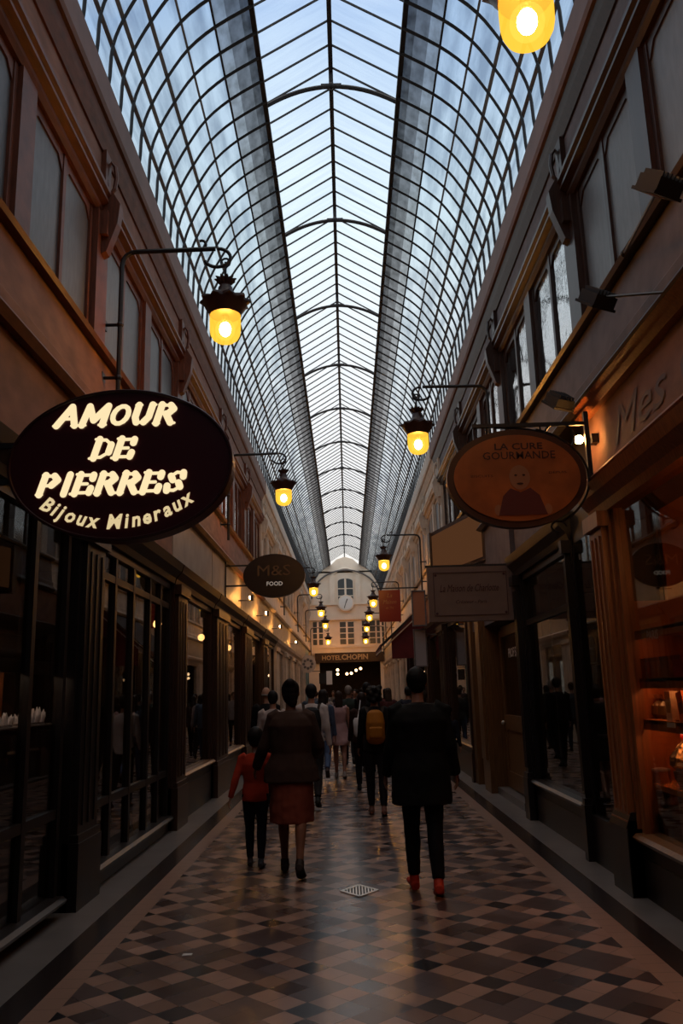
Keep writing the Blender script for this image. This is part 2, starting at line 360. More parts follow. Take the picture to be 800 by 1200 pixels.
# upper windows: one window per half bay, pilasters between bays
wn = 0
for s, side in ((-1, 'left'), (1, 'right')):
    yc = YF if s < 0 else 19.2
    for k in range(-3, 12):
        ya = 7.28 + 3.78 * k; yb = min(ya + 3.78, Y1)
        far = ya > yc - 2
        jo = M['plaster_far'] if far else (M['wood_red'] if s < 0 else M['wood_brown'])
        wo = [o for o in D.objects if o.name == 'wall_' + side][0]
        pm = MB(); pm.box(s * 2.36, s * 2.25, ya - .2, ya + .14, 4.9, 6.2); pm.box(s * 2.36, s * 2.18, ya - .15, ya + .09, 5.95, 6.2)
        pm.prism([(s * 2.3, 5.75), (s * 2.2, 5.8), (s * 2.1, 6.1), (s * 2.08, 6.3), (s * 2.16, 6.44), (s * 2.3, 6.44)], 'y', ya - .09, ya + .03)
        pm.box(s * 2.3, s * 2.22, ya - .12, ya + .06, 6.4, 6.88)
        pm.tube([(s * (2.19 - .05 * math.sin(t)), ya - .03, 6.62 + .17 * math.cos(t)) for t in [i * PI / 4 for i in range(8)]], .022, 6, closed=True)
        pm.build('pilaster', jo, wo)
        mid = (ya + yb) / 2
        for h in range(2):
            wn += 1
            y_a, y_b = (ya + .14, mid - .14) if h == 0 else (mid + .14, yb - .2)
            if y_b < -2.5: continue
            near_panes = (s < 0 and ya < 13) or (s > 0 and ya < 7)
            fr = MB(); W0 = 2.35; W1 = 2.305
            fr.box(s * W0, s * W1, y_a, y_a + .06, 4.9, 6.2); fr.box(s * W0, s * W1, y_b - .06, y_b, 4.9, 6.2)
            fr.box(s * W0, s * W1, (y_a + y_b) / 2 - .035, (y_a + y_b) / 2 + .035, 4.9, 6.2)
            fr.box(s * W0, s * (W1 + .01), y_a + .06, y_b - .06, 6.12, 6.2); fr.box(s * W0, s * (W1 + .01), y_a + .06, y_b - .06, 4.9, 4.96)
            for yy in ((y_a + .06), (y_a + y_b) / 2 + .035):    # clipped corners of each light
                w_ = (y_b - y_a) / 2 - .1
                for a0, d in ((yy, 1), (yy + w_, -1)): fr.prism([(a0, 6.12), (a0 + .1 * d, 6.12), (a0, 6.02)], 'x', s * W0, s * (W1 + .01))
            if near_panes: fr.box(s * W0, s * (W1 + .03), y_a + .06, y_b - .06, 5.42 + .0, 5.45)
            if h == 0 or True: fr.box(s * 2.36, s * 2.265, (mid - .14) if h == 0 else (mid), (mid) if h == 0 else (mid + .14), 4.9, 6.2)
            fo = struct(fr.build('window_%d' % wn, jo))
            MB().box(s * 2.335, s * 2.33, y_a + .05, y_b - .05, 4.94, 6.14).build('window_pane', M['frost'] if near_panes or far and s > 0 else M['shine'], fo)

# ---------------------------------------------------------------- glass roof
PROF = [(2.165, 7.36), (2.15, 7.5), (2.13, 7.85), (2.03, 8.16), (1.86, 8.5), (1.63, 8.86), (1.32, 9.15), (.9, 9.42)]
ceil = D.objects.new('ceiling', None); col.objects.link(ceil); ceil['kind'] = 'structure'
def smoothprof(n=3):
    P = [Vector(p) for p in PROF]; out = []
    for i in range(len(P) - 1):
        p0 = P[max(i - 1, 0)]; p1 = P[i]; p2 = P[i + 1]; p3 = P[min(i + 2, len(P) - 1)]
        for j in range(n):
            t = j / n; out.append(.5 * ((2 * p1) + (p2 - p0) * t + (2 * p0 - 5 * p1 + 4 * p2 - p3) * t * t + (3 * p1 - p0 - 3 * p2 + p3) * t ** 3))
    out.append(P[-1]); return out
SP = smoothprof()
RY0, RY1 = -3.2, 49.6
for s in (-1, 1):
    g = MB(); n = len(SP)
    vs = [(s * (p.x + .012), y, p.y + .012) for y in (Y0, Y1) for p in SP]
    g.quadmesh(vs, [(i, i + 1, n + i + 1, n + i) for i in range(n - 4)]); g.build('vault_glass', M['vault'], ceil)
    g = MB(); g.quadmesh(vs, [(i, i + 1, n + i + 1, n + i) for i in range(n - 4, n - 3)]); g.build('darker_top_glass', M['darker'], ceil)  # top rows tinted darker in steps towards the ridge
    g = MB(); g.quadmesh(vs, [(n - 3, n - 2, 2 * n - 2, 2 * n - 3)]); g.build('dark_mid_glass', M['dark_mid'], ceil)
    g = MB(); g.quadmesh(vs, [(n - 2, n - 1, 2 * n - 1, 2 * n - 2)]); g.build('darkest_top_glass', M['darkest'], ceil)
    g = MB(); g.quadmesh([(s * .98, Y0, 9.44), (s * .98, Y1, 9.44), (0, Y1, 10.06), (0, Y0, 10.06)], [(0, 1, 2, 3)]); g.build('ridge_glass', M['ridgeglass'], ceil)
    g = MB(); g.bar((s * .9, Y0, 9.43), (s * .9, Y1, 9.43), .06, .06); g.build('ridge_side_beam', M['rib'], ceil)
    for i, p in enumerate(PROF[2:-1]):
        g = MB(); g.bar((s * (p[0] - .0), Y0, p[1]), (s * p[0], Y1, p[1]), .024 + .016 * (i < 3), .02); g.build('purlin', M['purlin'] if i < 4 else M['rib'], ceil)
MB().box(-.03, .03, Y0, Y1, 9.93, 10.05).build('ridge_beam', M['rib'], ceil)
# ribs (vault) and glazing bars (ridge): nearest as parts, the rest as one part
def rib_mb(s, y=0, mb=None):
    mb = mb or MB(); mb.tube([(s * (p.x - .012), y, p.y - .012) for p in SP], [(.030, .019)] * len(SP), 4, side=Vector((0, 1, 0))); return mb
def bar_mb(y=0, mb=None):
    mb = mb or MB()
    for s in (-1, 1): mb.bar((s * .93, y, 9.445), (0, y, 10.02), .016, .024)
    return mb
ribs = [.1 + .4 * i for i in range(-8, 130)]
base = {s: rib_mb(s).v and rib_mb(s) for s in (-1, 1)}
protos = {s: MB.build(base[s], 'rib', M['rib'], ceil) for s in (-1, 1)}
for s in (-1, 1): protos[s].location = (0, ribs[12], 0)
vis = [y for y in ribs if y > 2.4]
used = 0
first = vis[:49]
for s in (-1, 1):
    protos[s].location = (0, first[0], 0)
    for y in first[1:]:
        c = protos[s].copy(); col.objects.link(c); c.location = (0, y, 0)
rest = MB()
for y in ribs:
    if y in first: continue
    for s in (-1, 1): rib_mb(s, y, rest)
r_ = rest.build('rib', M['rib'], ceil); r_['kind'] = 'stuff'
gb = [9.81 + .41 * i for i in range(-31, 99)]
gv = [y for y in gb if y > 7.0][:98]
pb = bar_mb().build('glazing_bar', M['rib'], ceil); pb.location = (0, gv[0], 0)
for y in gv[1:]:
    c = pb.copy(); col.objects.link(c); c.location = (0, y, 0)
rest = MB()
for y in gb:
    if y not in gv: bar_mb(y, rest)
r_ = rest.build('glazing_bar', M['rib'], ceil); r_['kind'] = 'stuff'
a = MB(); a.tube([(-.88 + 1.76 * i / 16, 0, 9.44 + .27 * (1 - ((i - 8) / 8) ** 2)) for i in range(17)], [(.028, .03)] * 17, 6, side=Vector((0, 1, 0)))
a.bar((0, 0, 9.7), (0, 0, 9.96), .03, .03); a.ball((0, 0, 9.72), .05); a.box(-.14, .14, -.02, .02, 9.715, 9.745)
arch = a.build('tie_arch', M['rib'], ceil); arch.location = (0, 9.81 - 6.56, 0)
for k in range(-1, 12):
    c = arch.copy(); col.objects.link(c); c.location = (0, 9.81 + 3.28 * k, 0)

# ---------------------------------------------------------------- end facade
fm = MB()
arc = [(0 + 2.1 * math.cos(PI * i / 24), 7.35 + 1.0 * math.sin(PI * i / 24)) for i in range(25)]
YE = 51.0
fm.box(-2.7, 2.7, YE, YE + .3, 5.98, 9.0)
fm.prism([(-1.75, 8.9), (1.75, 8.9), (1.3, 9.2), (.85, 9.42), (.5, 9.75), (0, 9.9), (-.5, 9.75), (-.85, 9.42), (-1.3, 9.2)], 'y', YE, YE + .3)
fm.box(-2.7, 2.7, YE, YE + .3, 3.85, 6.0)
fm.box(-2.7, -1.7, YE, YE + .3, 0, 3.9); fm.box(2.0, 2.7, YE, YE + .3, 0, 3.9)
fac = struct(fm.build('wall_end', M['facade']))
g = MB(); g.box(-2.6, 2.6, YE - .16, YE, 5.98, 6.16); g.box(-2.6, 2.6, YE - .1, YE, 6.16, 6.3); g.box(-2.6, 2.6, YE - .12, YE, 6.9, 6.98)
g.box(-2.6, 2.6, YE - .14, YE, 4.3, 4.42); g.box(-2.6, 2.6, YE - .08, YE, 4.0, 4.3); g.build('string_course', M['facade'], fac)
g = MB()
for x0 in (-.98, .62): g.box(x0, x0 + .32, YE - .1, YE, 6.98, 8.75)
g.tube([(-.82 + 1.64 * i / 12, YE - .05, 8.75 + .42 * math.sin(PI * i / 12)) for i in range(13)], .07, 6); g.build('window_surround', M['facade'], fac)
g = MB()
g.tube([(2.1 * math.cos(PI * i / 24), YE - .12, 7.3 + 1.75 * math.sin(PI * i / 24)) for i in range(25)], .05, 6); g.build('arch_moulding', M['purlin'], fac)
M['pane_far'] = mat('dark far window pane', (.06, .07, .075), .2, spec=.6)
def far_window(cx, z0, z1, w_, arched=False, n=2):
    global wn
    wn += 1; f = MB(); f.box(cx - w_ / 2 - .06, cx + w_ / 2 + .06, YE - .04, YE + .02, z0 - .06, z1 + (.0 if arched else .06))
    o = struct(f.build('window_%d' % wn, M['facade']))
    p = MB(); z_ = z1
    pts = [(cx - w_ / 2, z0), (cx + w_ / 2, z0)] + ([(cx + w_ / 2 * math.cos(t), z1 + .18 * math.sin(t)) for t in [PI * i / 8 for i in range(9)]] if arched else [(cx + w_ / 2, z1), (cx - w_ / 2, z1)])
    p.prism(pts, 'y', YE - .06, YE - .045); p.build('window_pane', M['pane_far'], o)
    q = MB(); q.box(cx - .06, cx + .06, YE - .1, YE - .05, z0, z1 + (.16 if arched else 0))
    for i in range(1, 4 if not arched else 3): q.box(cx - w_ / 2, cx + w_ / 2, YE - .09, YE - .05, z0 + (z1 - z0) * i / (4 if not arched else 3) - .025, z0 + (z1 - z0) * i / (4 if not arched else 3) + .025)
    q.build('glazing_bar', M['facade'], o)
far_window(0, 7.0, 8.35, .92, True); far_window(.02, 4.5, 5.85, .85); far_window(-1.75, 4.5, 5.9, .6); far_window(1.35, 4.5, 5.9, .8); far_window(2.1, 4.5, 5.9, .5)
# entrance recess of the hotel
g = MB(); g.box(-2.7, 2.7, YE + 4.0, YE + 4.1, 0, 3.9); g.box(-2.7, -2.6, YE + .3, YE + 4, 0, 3.9); g.box(2.6, 2.7, YE + .3, YE + 4, 0, 3.9); g.box(-2.7, 2.7, YE + .3, YE + 4, 3.9, 4.0)
g.build('entrance_recess', M['inner'], fac)
hs = thing('hotel_signboard', 'dark signboard reading HOTEL CHOPIN across the end facade', 'sign', (0, YE, 3.85))
part(hs, 'board', MB().box(-1.95, 2.2, YE - .16, YE - .02, 3.42, 4.0), M['wood_brown'])
part(hs, 'lettering', text_mb([('HOTEL', -.95, 3.58, .26, dict(bold=.02)), ('CHOPIN', .45, 3.58, .3, dict(bold=.03))], YE - .175), mat('dull gold letters', (.45, .33, .2), .5))
ck = thing('wall_clock', 'round white faced clock on the end facade below arched window', 'clock', (0, YE - .1, 7.0))
g = MB(); g.disc(0, YE - .26, YE - .04, 7.0, .5, .5); part(ck, 'clock_case', g, M['facade'])
g = MB(); g.disc(0, YE - .275, YE - .262, 7.0, .42, .42); part(ck, 'clock_face', g, mat('enamel clock face', (.85, .84, .8), .4))
g = MB(); g.bar((0, YE - .285, 7.0), (.1, YE - .285, 7.24), .05, .01, Vector((0, 1, 0))); part(ck, 'hour_hand', g, M['black'])
g = MB(); g.bar((0, YE - .295, 7.0), (-.1, YE - .295, 6.68), .035, .01, Vector((0, 1, 0))); part(ck, 'minute_hand', g, M['black'])
for i, (px_, z_) in enumerate(((-.62, 3.0), (-.62, 2.75), (-.05, 2.75), (.22, 2.78), (.52, 2.95), (.8, 3.05))):
    t = thing('ceiling_bulb', ['upper', 'lower'][i] + ' of two stacked warm bulbs left in hotel entrance' if i < 2 else 'warm bulb in hotel entrance, %s' % ['left one of the central pair', 'right one of the central pair', 'left one of the right pair', 'right one of the right pair'][i - 2], 'light', (px_, YE + .9, z_), 'bulbs in the hotel entrance')
    part(t, 'bulb', MB().ball((px_, YE + .9, z_), .09, n=10, m=6), emit('entrance bulb %d' % i, (1, .62, .3), 5))
    part(t, 'cord', MB().tube([(px_, YE + .9, z_ + .06), (px_, YE + .9, 3.9)], .01, 5), M['black'])

# ================================================================ SHOPFRONTS
def shopfront(s, y0, y1, label, sill=.56, top=3.05, wood='wood_brown', fascia='plaster_near', base='wood_dark', post0=.5, post1=0., mull=(), transoms=(), step=True, group=None, trim=None, plane=2.28, fz=(3.36, 4.08)):
    group = group or ('shopfronts along the %s side' % ('left' if s < 0 else 'right'))
    t = thing('shopfront', label, 'shopfront', (s * 2.3, (y0 + y1) / 2, 0), group)
    W = M[wood]
    for a, b_ in ((y0 - post0, y0), (y1, y1 + post1)):
        if b_ - a < .02: continue
        g = MB(); c = (a + b_) / 2
        g.box(s * (plane + .1), s * (plane - .05), a, b_, 0, 3.1)
        g.box(s * plane, s * (plane - .10), a + .05, b_ - .05, .5, 3.0)
        g.box(s * plane, s * (plane - .13), a, b_, 0, .5); g.box(s * plane, s * (plane - .12), a + .02, b_ - .02, .5, .56); g.box(s * plane, s * (plane - .14), a + .01, b_ - .01, 2.92, 3.05)
        for q in (-.25, 0, .25): g.box(s * plane, s * (plane - .112), c + q * (b_ - a) - .012, c + q * (b_ - a) + .012, .62, 2.85)
        part(t, 'post', g, W)
    if sill > .1:
        g = MB(); g.box(s * (plane + .1), s * (plane - .03), y0, y1, 0, sill); g.box(s * plane, s * (plane - .045), y0 + .12, y1 - .12, .12, sill - .12)
        part(t, 'base_panel', g, M[base])
    g = MB(); g.prism([(s * (plane + .1), sill), (s * (plane - .09), sill), (s * (plane - .1), sill + .025), (s * (plane - .07), sill + .05), (s * (plane + .1), sill + .06)], 'y', y0, y1); part(t, 'sill', g, M['wood_ochre'] if wood != 'wood_dark' else W)
    g = MB(); g.box(s * (plane + .05), s * (plane - .02), y0, y0 + .07, sill, top); g.box(s * (plane + .05), s * (plane - .02), y1 - .07, y1, sill, top); g.box(s * (plane + .05), s * (plane - .02), y0, y1, top - .08, top + .05)
    for m in mull: g.box(s * (plane + .05), s * (plane - .015), m - .035, m + .035, sill, top)
    for z in transoms: g.box(s * (plane + .05), s * (plane - .012), y0, y1, z - .035, z + .035)
    wf = part(t, 'window_frame', g, W)
    sub(wf, 'window_pane', MB().box(s * (plane + .02), s * (plane + .026), y0 + .02, y1 - .02, sill + .03, top), M['shopglass'])
    g = MB(); g.prism([(s * (plane + .1), 3.05), (s * (plane - .06), 3.05), (s * (plane - .08), 3.12), (s * (plane - .15), 3.2), (s * (plane - .18), 3.3), (s * (plane - .06), 3.36), (s * (plane + .1), 3.38)], 'y', y0 - post0, y1 + post1); part(t, 'cornice', g, M[trim or wood])
    g = MB(); g.box(s * (plane + .08), s * (plane - .02), y0 - post0, y1 + post1, fz[0], fz[1]); part(t, 'fascia', g, M[fascia])
    return t
M['fascia_light'] = mat('pale painted fascia board', (.34, .29, .24), .55, .25, 3)
M['wood_teal'] = mat('pale teal painted wood', (.16, .27, .29), .5, .3, 4)
Lf = [shopfront(-1, 3.6, 6.75, 'near black glazed shop door and window beside oval lit maroon sign', .1, 3.05, 'wood_dark', post0=.5, mull=(4.3, 5.15, 6.02), transoms=(.75,), fascia='plaster_near'),
 shopfront(-1, 7.5, 10.7, 'dark shopfront of tall gridded panes, first left of the tiled floor', .14, 3.05, 'wood_dark', post0=.62, mull=(8.15, 8.85, 9.6, 10.15), transoms=(.69, 2.75), fascia='plaster_near'),
 shopfront(-1, 11.45, 13.95, 'brown shop window with broad ochre sill and pale fascia, behind the boy in red', .56, 3.05, post0=.7, fascia='fascia_light', trim='wood_brown'),
 shopfront(-1, 15.4, 17.8, 'brown shop window below the round black food sign, left side', .56, 3.05, post0=1.4, fascia='fascia_light'),
 shopfront(-1, 19.3, 21.8, 'brown shop window just past the black food sign, left side', .56, 3.05, post0=1.4, fascia='fascia_light'),
 shopfront(-1, 23.0, 25.8, 'brown shop window beside the third left bracket lantern, left side', .56, 3.05, post0=1.1, fascia='fascia_light')]
yy = 27.0
ll = ['cream shopfront where the left wall turns pale', 'cream shopfront next beyond the first pale one, left side', 'cream shopfront in the middle of the pale left stretch', 'cream shopfront just before the round rosette sign, left side', 'cream shopfront behind the round rosette sign, left side', 'teal painted shopfront at the far left end beside the hotel']
for i, l in enumerate(ll):
    shopfront(-1, yy, yy + 2.7, l, .56, 3.05, 'wood_teal' if i == 5 else 'plaster_far', post0=1.15, fascia='fascia_light' if i < 5 else 'wood_teal', base='plaster_far', trim='trim_far'); yy += 3.9
R = [shopfront(1, -1.5, 2.3, 'orange oak shop window nearest the photographer, right side', .42, 3.3, 'wood_orange', post0=.3, fascia='plaster_near'),
 shopfront(1, 2.9, 6.85, 'orange oak sweet shop window with lit shelves at right edge', .42, 3.3, 'wood_orange', post0=.6, post1=.45, fascia='plaster_near', fz=(3.4, 3.96)),
 shopfront(1, 8.36, 10.8, 'black framed shop window reflecting passers by, under pale script sign', .44, 3.05, 'wood_dark', post0=1.06 - .95, post1=.25, transoms=(2.42,), fascia='plaster_grey', fz=(3.36, 4.2), plane=2.33),
 shopfront(1, 15.4, 18.75, 'ochre framed shop window with white garment display, right side', .56, 3.05, 'wood_brown', post0=.2, post1=.4, fascia='plaster_near')]
# trim of the sweet shop's fascia, oak mouldings
g = MB(); g.prism([(2.36, 3.96), (2.2, 3.96), (2.16, 4.0), (2.2, 4.03), (2.14, 4.08), (2.2, 4.13), (2.36, 4.14)], 'y', 2.3, 7.3); part(R[1], 'fascia_moulding', g, M['wood_orange'])
g = MB(); g.prism([(2.36, 3.3), (2.18, 3.3), (2.12, 3.34), (2.16, 3.38), (2.2, 3.42), (2.36, 3.43)], 'y', 2.3, 7.3); part(R[1], 'fascia_moulding', g, M['wood_orange'])
g = MB(); g.box(2.3, 2.14, 6.85, 7.3, .0, .5); g.prism([(2.3, .5), (2.14, .5), (2.19, .62), (2.3, .62)], 'y', 6.87, 7.28); part(R[1], 'post_base', g, M['wood_dark'])
part(R[1], 'fascia_lettering', text_mb([('Mes C', 5.6, 3.52, .3, dict(shear=.35, w=1.9))], 2.252, 'right'), mat('faded script letters', (.10, .055, .05), .6))
# narrow black cabinet window between the sweet shop and the black framed shop
t = thing('display_cabinet', 'narrow black glazed cabinet of dark shelves beside orange oak post', 'cabinet', (2.5, 7.8, 0))
g = MB(); g.box(2.75, 2.78, 7.36, 8.24, 0, 3.05); g.box(2.3, 2.78, 7.34, 7.38, 0, 3.05); g.box(2.3, 2.78, 8.2, 8.25, 0, 3.05); g.box(2.26, 2.78, 7.36, 8.24, 0, .42); g.box(2.3, 2.78, 7.36, 8.24, 3.0, 3.36); part(t, 'carcass', g, M['wood_dark'])
for z in (.8, 1.13, 1.46, 1.8, 2.15, 2.5): part(t, 'shelf', MB().box(2.36, 2.75, 7.38, 8.2, z, z + .02), M['wood_brown'])
part(t, 'glass_front', MB().box(2.3, 2.305, 7.38, 8.2, .44, 3.0), M['shopglass'])
jar_m = [mat('packet %d' % i, c_, .4) for i, c_ in enumerate(((.2, .05, .02), (.25, .18, .06), (.08, .1, .04), (.22, .2, .17)))]
zs = (.82, 1.15, 1.48, 1.82, 2.17); nm = ('lowest', 'second', 'middle', 'fourth', 'top')
posn = ('near left end', 'left of centre', 'centre', 'right of centre', 'near right end'); 
for zi, z in enumerate(zs):
    for j in range(5):
        y = 7.48 + .15 * j; k = (zi * 2 + j) % 4; q = thing('sweet_jar', '%s jar with flat lid on %s cabinet shelf, %s' % (['red', 'tan', 'green', 'grey'][k], nm[zi], posn[4 - j]), 'jar', (2.56, y, z), 'jars in the narrow dark cabinet')
        h = .14 + .03 * ((j + zi) % 3)
        part(q, 'jar_body', MB().lathe([(.03, z), (.05, z + .01), (.052, z + h * .7), (.035, z + h * .85)], 2.56, y, 12), jar_m[k], True)
        part(q, 'lid', MB().lathe([(.038, z + h * .85), (.038, z + h)], 2.56, y, 12), M['black'])
# recessed ochre door
t = struct(thing('door_1', 'ochre', 'door', (2.45, 12.8, 0))); del t['label']; del t['category']
g = MB()
for a, b_ in ((11.8, 11.98), (13.35, 13.5)): g.box(2.45, 2.52, a, b_, .12, 2.5)
for z0, z1 in ((.12, .36), (.98, 1.2), (2.4, 2.55)): g.box(2.45, 2.52, 11.98, 13.35, z0, z1)
g.box(2.47, 2.5, 11.98, 13.35, .36, .98)
part(t, 'door_frame', g, M['wood_ochre']); part(t, 'door_pane', MB().box(2.48, 2.486, 11.98, 13.35, 1.2, 2.4), M['shopglass'])
part(t, 'door_handle', MB().ball((2.42, 13.42, 1.08), .035), M['metal'])
part(t, 'door_lettering', text_mb([('PROF 51', 12.4, 2.06, .13, dict(bold=.02))], 2.44, 'right'), mat('white door letters', (.7, .65, .6), .5))
part(t, 'door_step', MB().box(2.3, 2.6, 11.6, 13.6, 0, .1), M['stone'])
g = MB(); g.box(2.2, 2.6, 13.6, 14.2, 0, 3.2); g.box(2.16, 2.3, 13.7, 14.1, .5, 3.0); g.box(2.2, 2.6, 14.9, 15.2, 0, 3.2); g.box(2.36, 2.6, 11.15, 11.5, 0, 3.2); g.box(2.3, 2.36, 14.2, 14.9, 0, 3.2)
part(t, 'door_post', g, M['wood_ochre']); g = MB(); g.box(2.25, 2.6, 11.1, 15.2, 2.6, 4.1); part(t, 'door_fascia', g, M['plaster_grey'])
yy = 20.0
rl = ['dark shopfront with lit boxes, first past the white garment window', 'shopfront under the sloping red awning, right side', 'cream shopfront next beyond the red awning, right side', 'cream shopfront behind the hanging red sign, right side', 'cream shopfront in the far right stretch, second past the red sign', 'cream shopfront in the far right stretch, third past the red sign', 'cream shopfront in the far right stretch, one before the hotel', 'cream shopfront at the far right end beside the hotel']
for i, l in enumerate(rl):
    shopfront(1, yy, yy + 2.9, l, .56, 3.05, 'wood_brown' if i < 3 else 'plaster_far', post0=.85, post1=.1, fascia='fascia_light' if i > 1 else 'plaster_near', base='wood_dark' if i < 3 else 'plaster_far', trim=None if i < 2 else 'trim_far'); yy += 3.9
# partition walls between shops
for s, side, ys in ((-1, 'left', (3.3, 7.1, 11.05, 14.7, 18.5, 22.4, 26.4, 30.3, 34.2, 38.1, 42, 46)), (1, 'right', (2.6, 7.32, 8.3, 11.4, 15.2, 19.4, 23.3, 27.2, 31.1, 35, 39, 43, 47))):
    wo = D.objects['wall_' + side]; g = MB()
    for y in ys: g.box(s * 2.79, s * 4.2, y - .04, y + .04, 0, 3.3)
    g.build('partition', M['inner'], wo)

# ================================================================ LANTERNS
gl_m = D.materials.new('amber lantern glass'); gl_m.use_nodes = True
t_ = gl_m.node_tree; t_.nodes.clear(); N = t_.nodes.new
tr = N('ShaderNodeBsdfTransparent'); tr.inputs[0].default_value = (1, .78, .35, 1)
em = N('ShaderNodeEmission'); em.inputs[0].default_value = (1, .57, .05, 1); em.inputs[1].default_value = 1.4
mx = N('ShaderNodeMixShader'); ou = N('ShaderNodeOutputMaterial'); mx.inputs[0].default_value = .62
t_.links.new(tr.outputs[0], mx.inputs[1]); t_.links.new(em.outputs[0], mx.inputs[2]); t_.links.new(mx.outputs[0], ou.inputs[0])
M['globe'] = gl_m
ev = D.materials.new('inner glow shell'); ev.use_nodes = True; t_ = ev.node_tree; t_.nodes.clear(); N = t_.nodes.new
tr = N('ShaderNodeBsdfTransparent'); em = N('ShaderNodeEmission'); em.inputs[0].default_value = (1, .80, .30, 1); em.inputs[1].default_value = 1.6
mx = N('ShaderNodeMixShader'); ou = N('ShaderNodeOutputMaterial'); mx.inputs[0].default_value = .28
t_.links.new(tr.outputs[0], mx.inputs[1]); t_.links.new(em.outputs[0], mx.inputs[2]); t_.links.new(mx.outputs[0], ou.inputs[0])
M['glow_shell'] = ev
M['bulb'] = emit('lamp bulb', (1, .48, .15), 650)
M['canopy'] = mat('red brown painted lantern metal', (.045, .014, .010), .45, .4, 14)
def make_lantern(s):
    """lamp axis at local origin x; wall lies at s side; z0 = globe centre"""
    t = thing('wall_lantern', '', 'lantern', (0, 0, 0))
    A = .97; wx_ = s * (2.28 - 1.1 - .15)     # post position relative to the lamp axis
    p = MB(); zt = .89
    pts = [(wx_, 0, -.75), (wx_, 0, zt - .16)] + [(wx_ - s * .14 * (1 - math.cos(t_)), 0, zt - .16 + .14 * math.sin(t_) + .01) for t_ in (PI / 8, PI / 4, 3 * PI / 8, PI / 2)] + [(s * .1, 0, zt)]
    p.tube(pts, .024, 8)
    p.tube([(s * (.1 - .13 * math.sin(t_) - .02), 0, zt - .10 + .10 * math.cos(t_)) for t_ in [i * PI / 10 for i in range(0, 15)]], .018, 7)
    p.tube([(s * (.24 - .045 * math.sin(t_)), 0, zt + .05 - .045 * math.cos(t_)) for t_ in [i * PI / 6 for i in range(0, 8)]], .014, 6)
    part(t, 'bracket_arm', p, M['iron'], True)
    for z in (-.45, .1):
        q = MB(); q.tube([(wx_, 0, z), (wx_ + s * .16, 0, z)], .016, 6); q.ball((wx_, 0, z), .035, n=8, m=6); q.box(wx_ + s * .14, wx_ + s * .17, -.05, .05, z - .05, z + .05); part(t, 'wall_fixing', q, M['iron'])
    q = MB(); q.tube([(0, 0, .74), (0, 0, .5)], .012, 6); q.tube([(.045 * math.cos(t_), 0, 0.735 + .045 * math.sin(t_)) for t_ in [i * PI / 5 for i in range(10)]], .012, 6, closed=True); part(t, 'hanging_rod', q, M['iron'])
    q = MB(); q.lathe([(.02, .56), (.03, .53), (.085, .56, .25), (.09, .55, .25), (.05, .49), (.07, .46), (.075, .42), (.12, .37), (.19, .33), (.225, .325, .10), (.232, .30, .12), (.215, .285), (.20, .25), (.165, .20), (.155, .165), (.12, .16)], n=40, lobes=10)
    part(t, 'canopy', q, M['canopy'], True)
    q = MB(); n = 10; pr = [(.150, .165), (.152, .10), (.150, .0), (.142, -.04), (.122, -.08), (.085, -.108), (.04, -.123), (.002, -.126)]
    q.lathe(pr, n=28); gb_ = part(t, 'globe', q, M['globe'], True)
    q = MB(); q.ball((0, 0, .02), .058, .058, .075); sub(gb_, 'bulb', q, M['bulb'], True)
    q = MB(); q.ball((0, 0, .015), .098, .098, .105, 20, 12); sub(gb_, 'bulb_glow', q, M['glow_shell'], True)  # added emissive shell, gives the bulb a soft bright core
    q = MB(); q.lathe([(.03, .16), (.03, .085)], n=10); part(t, 'bulb_socket', q, M['metal'])
    return t
LZ = 5.02
lamps = [(-1, 7.5, 'large bracket lantern above the oval lit maroon sign', 5.08), (-1, 15.0, 'bracket lantern above and left of the round black food sign', 5.16), (-1, 28.6, 'lantern half hidden behind right rim of round black food sign', LZ),
 (-1, 36.6, 'left side lantern second nearest after the one behind the black food sign', LZ), (-1, 43.5, 'left side lantern in front of the facade, next to last', LZ), (-1, 49.3, 'last lantern on the left, lowest and smallest, by the hotel', LZ - .5),
 (1, 3.92, 'glowing globe lantern cut off by the top edge of the picture', 5.2), (1, 11.35, 'bracket lantern above left of the oval orange sweet shop sign', 5.02), (1, 22.9, 'right side lantern left of the pale script sign, just above the red sign', LZ),
 (1, 33.0, 'right side lantern touching left edge of hanging red sign', LZ), (1, 39.5, 'right side lantern left of red sign, below its lower edge level', LZ), (1, 45.2, 'right side lantern in front of the dark right facade window', LZ - .1), (1, 48.6, 'last lantern on the right, lowest of all, above hotel signboard', LZ - .55)]
pr = {-1: make_lantern(-1), 1: make_lantern(1)}; used = {-1: 0, 1: 0}
for s, y, lb, z in lamps:
    o = pr[s] if not used[s] else copy_tree(pr[s]); used[s] = 1
    o.location = (s * 1.1, y, z); o['label'] = lb; o['group'] = 'bracket lanterns along both walls'

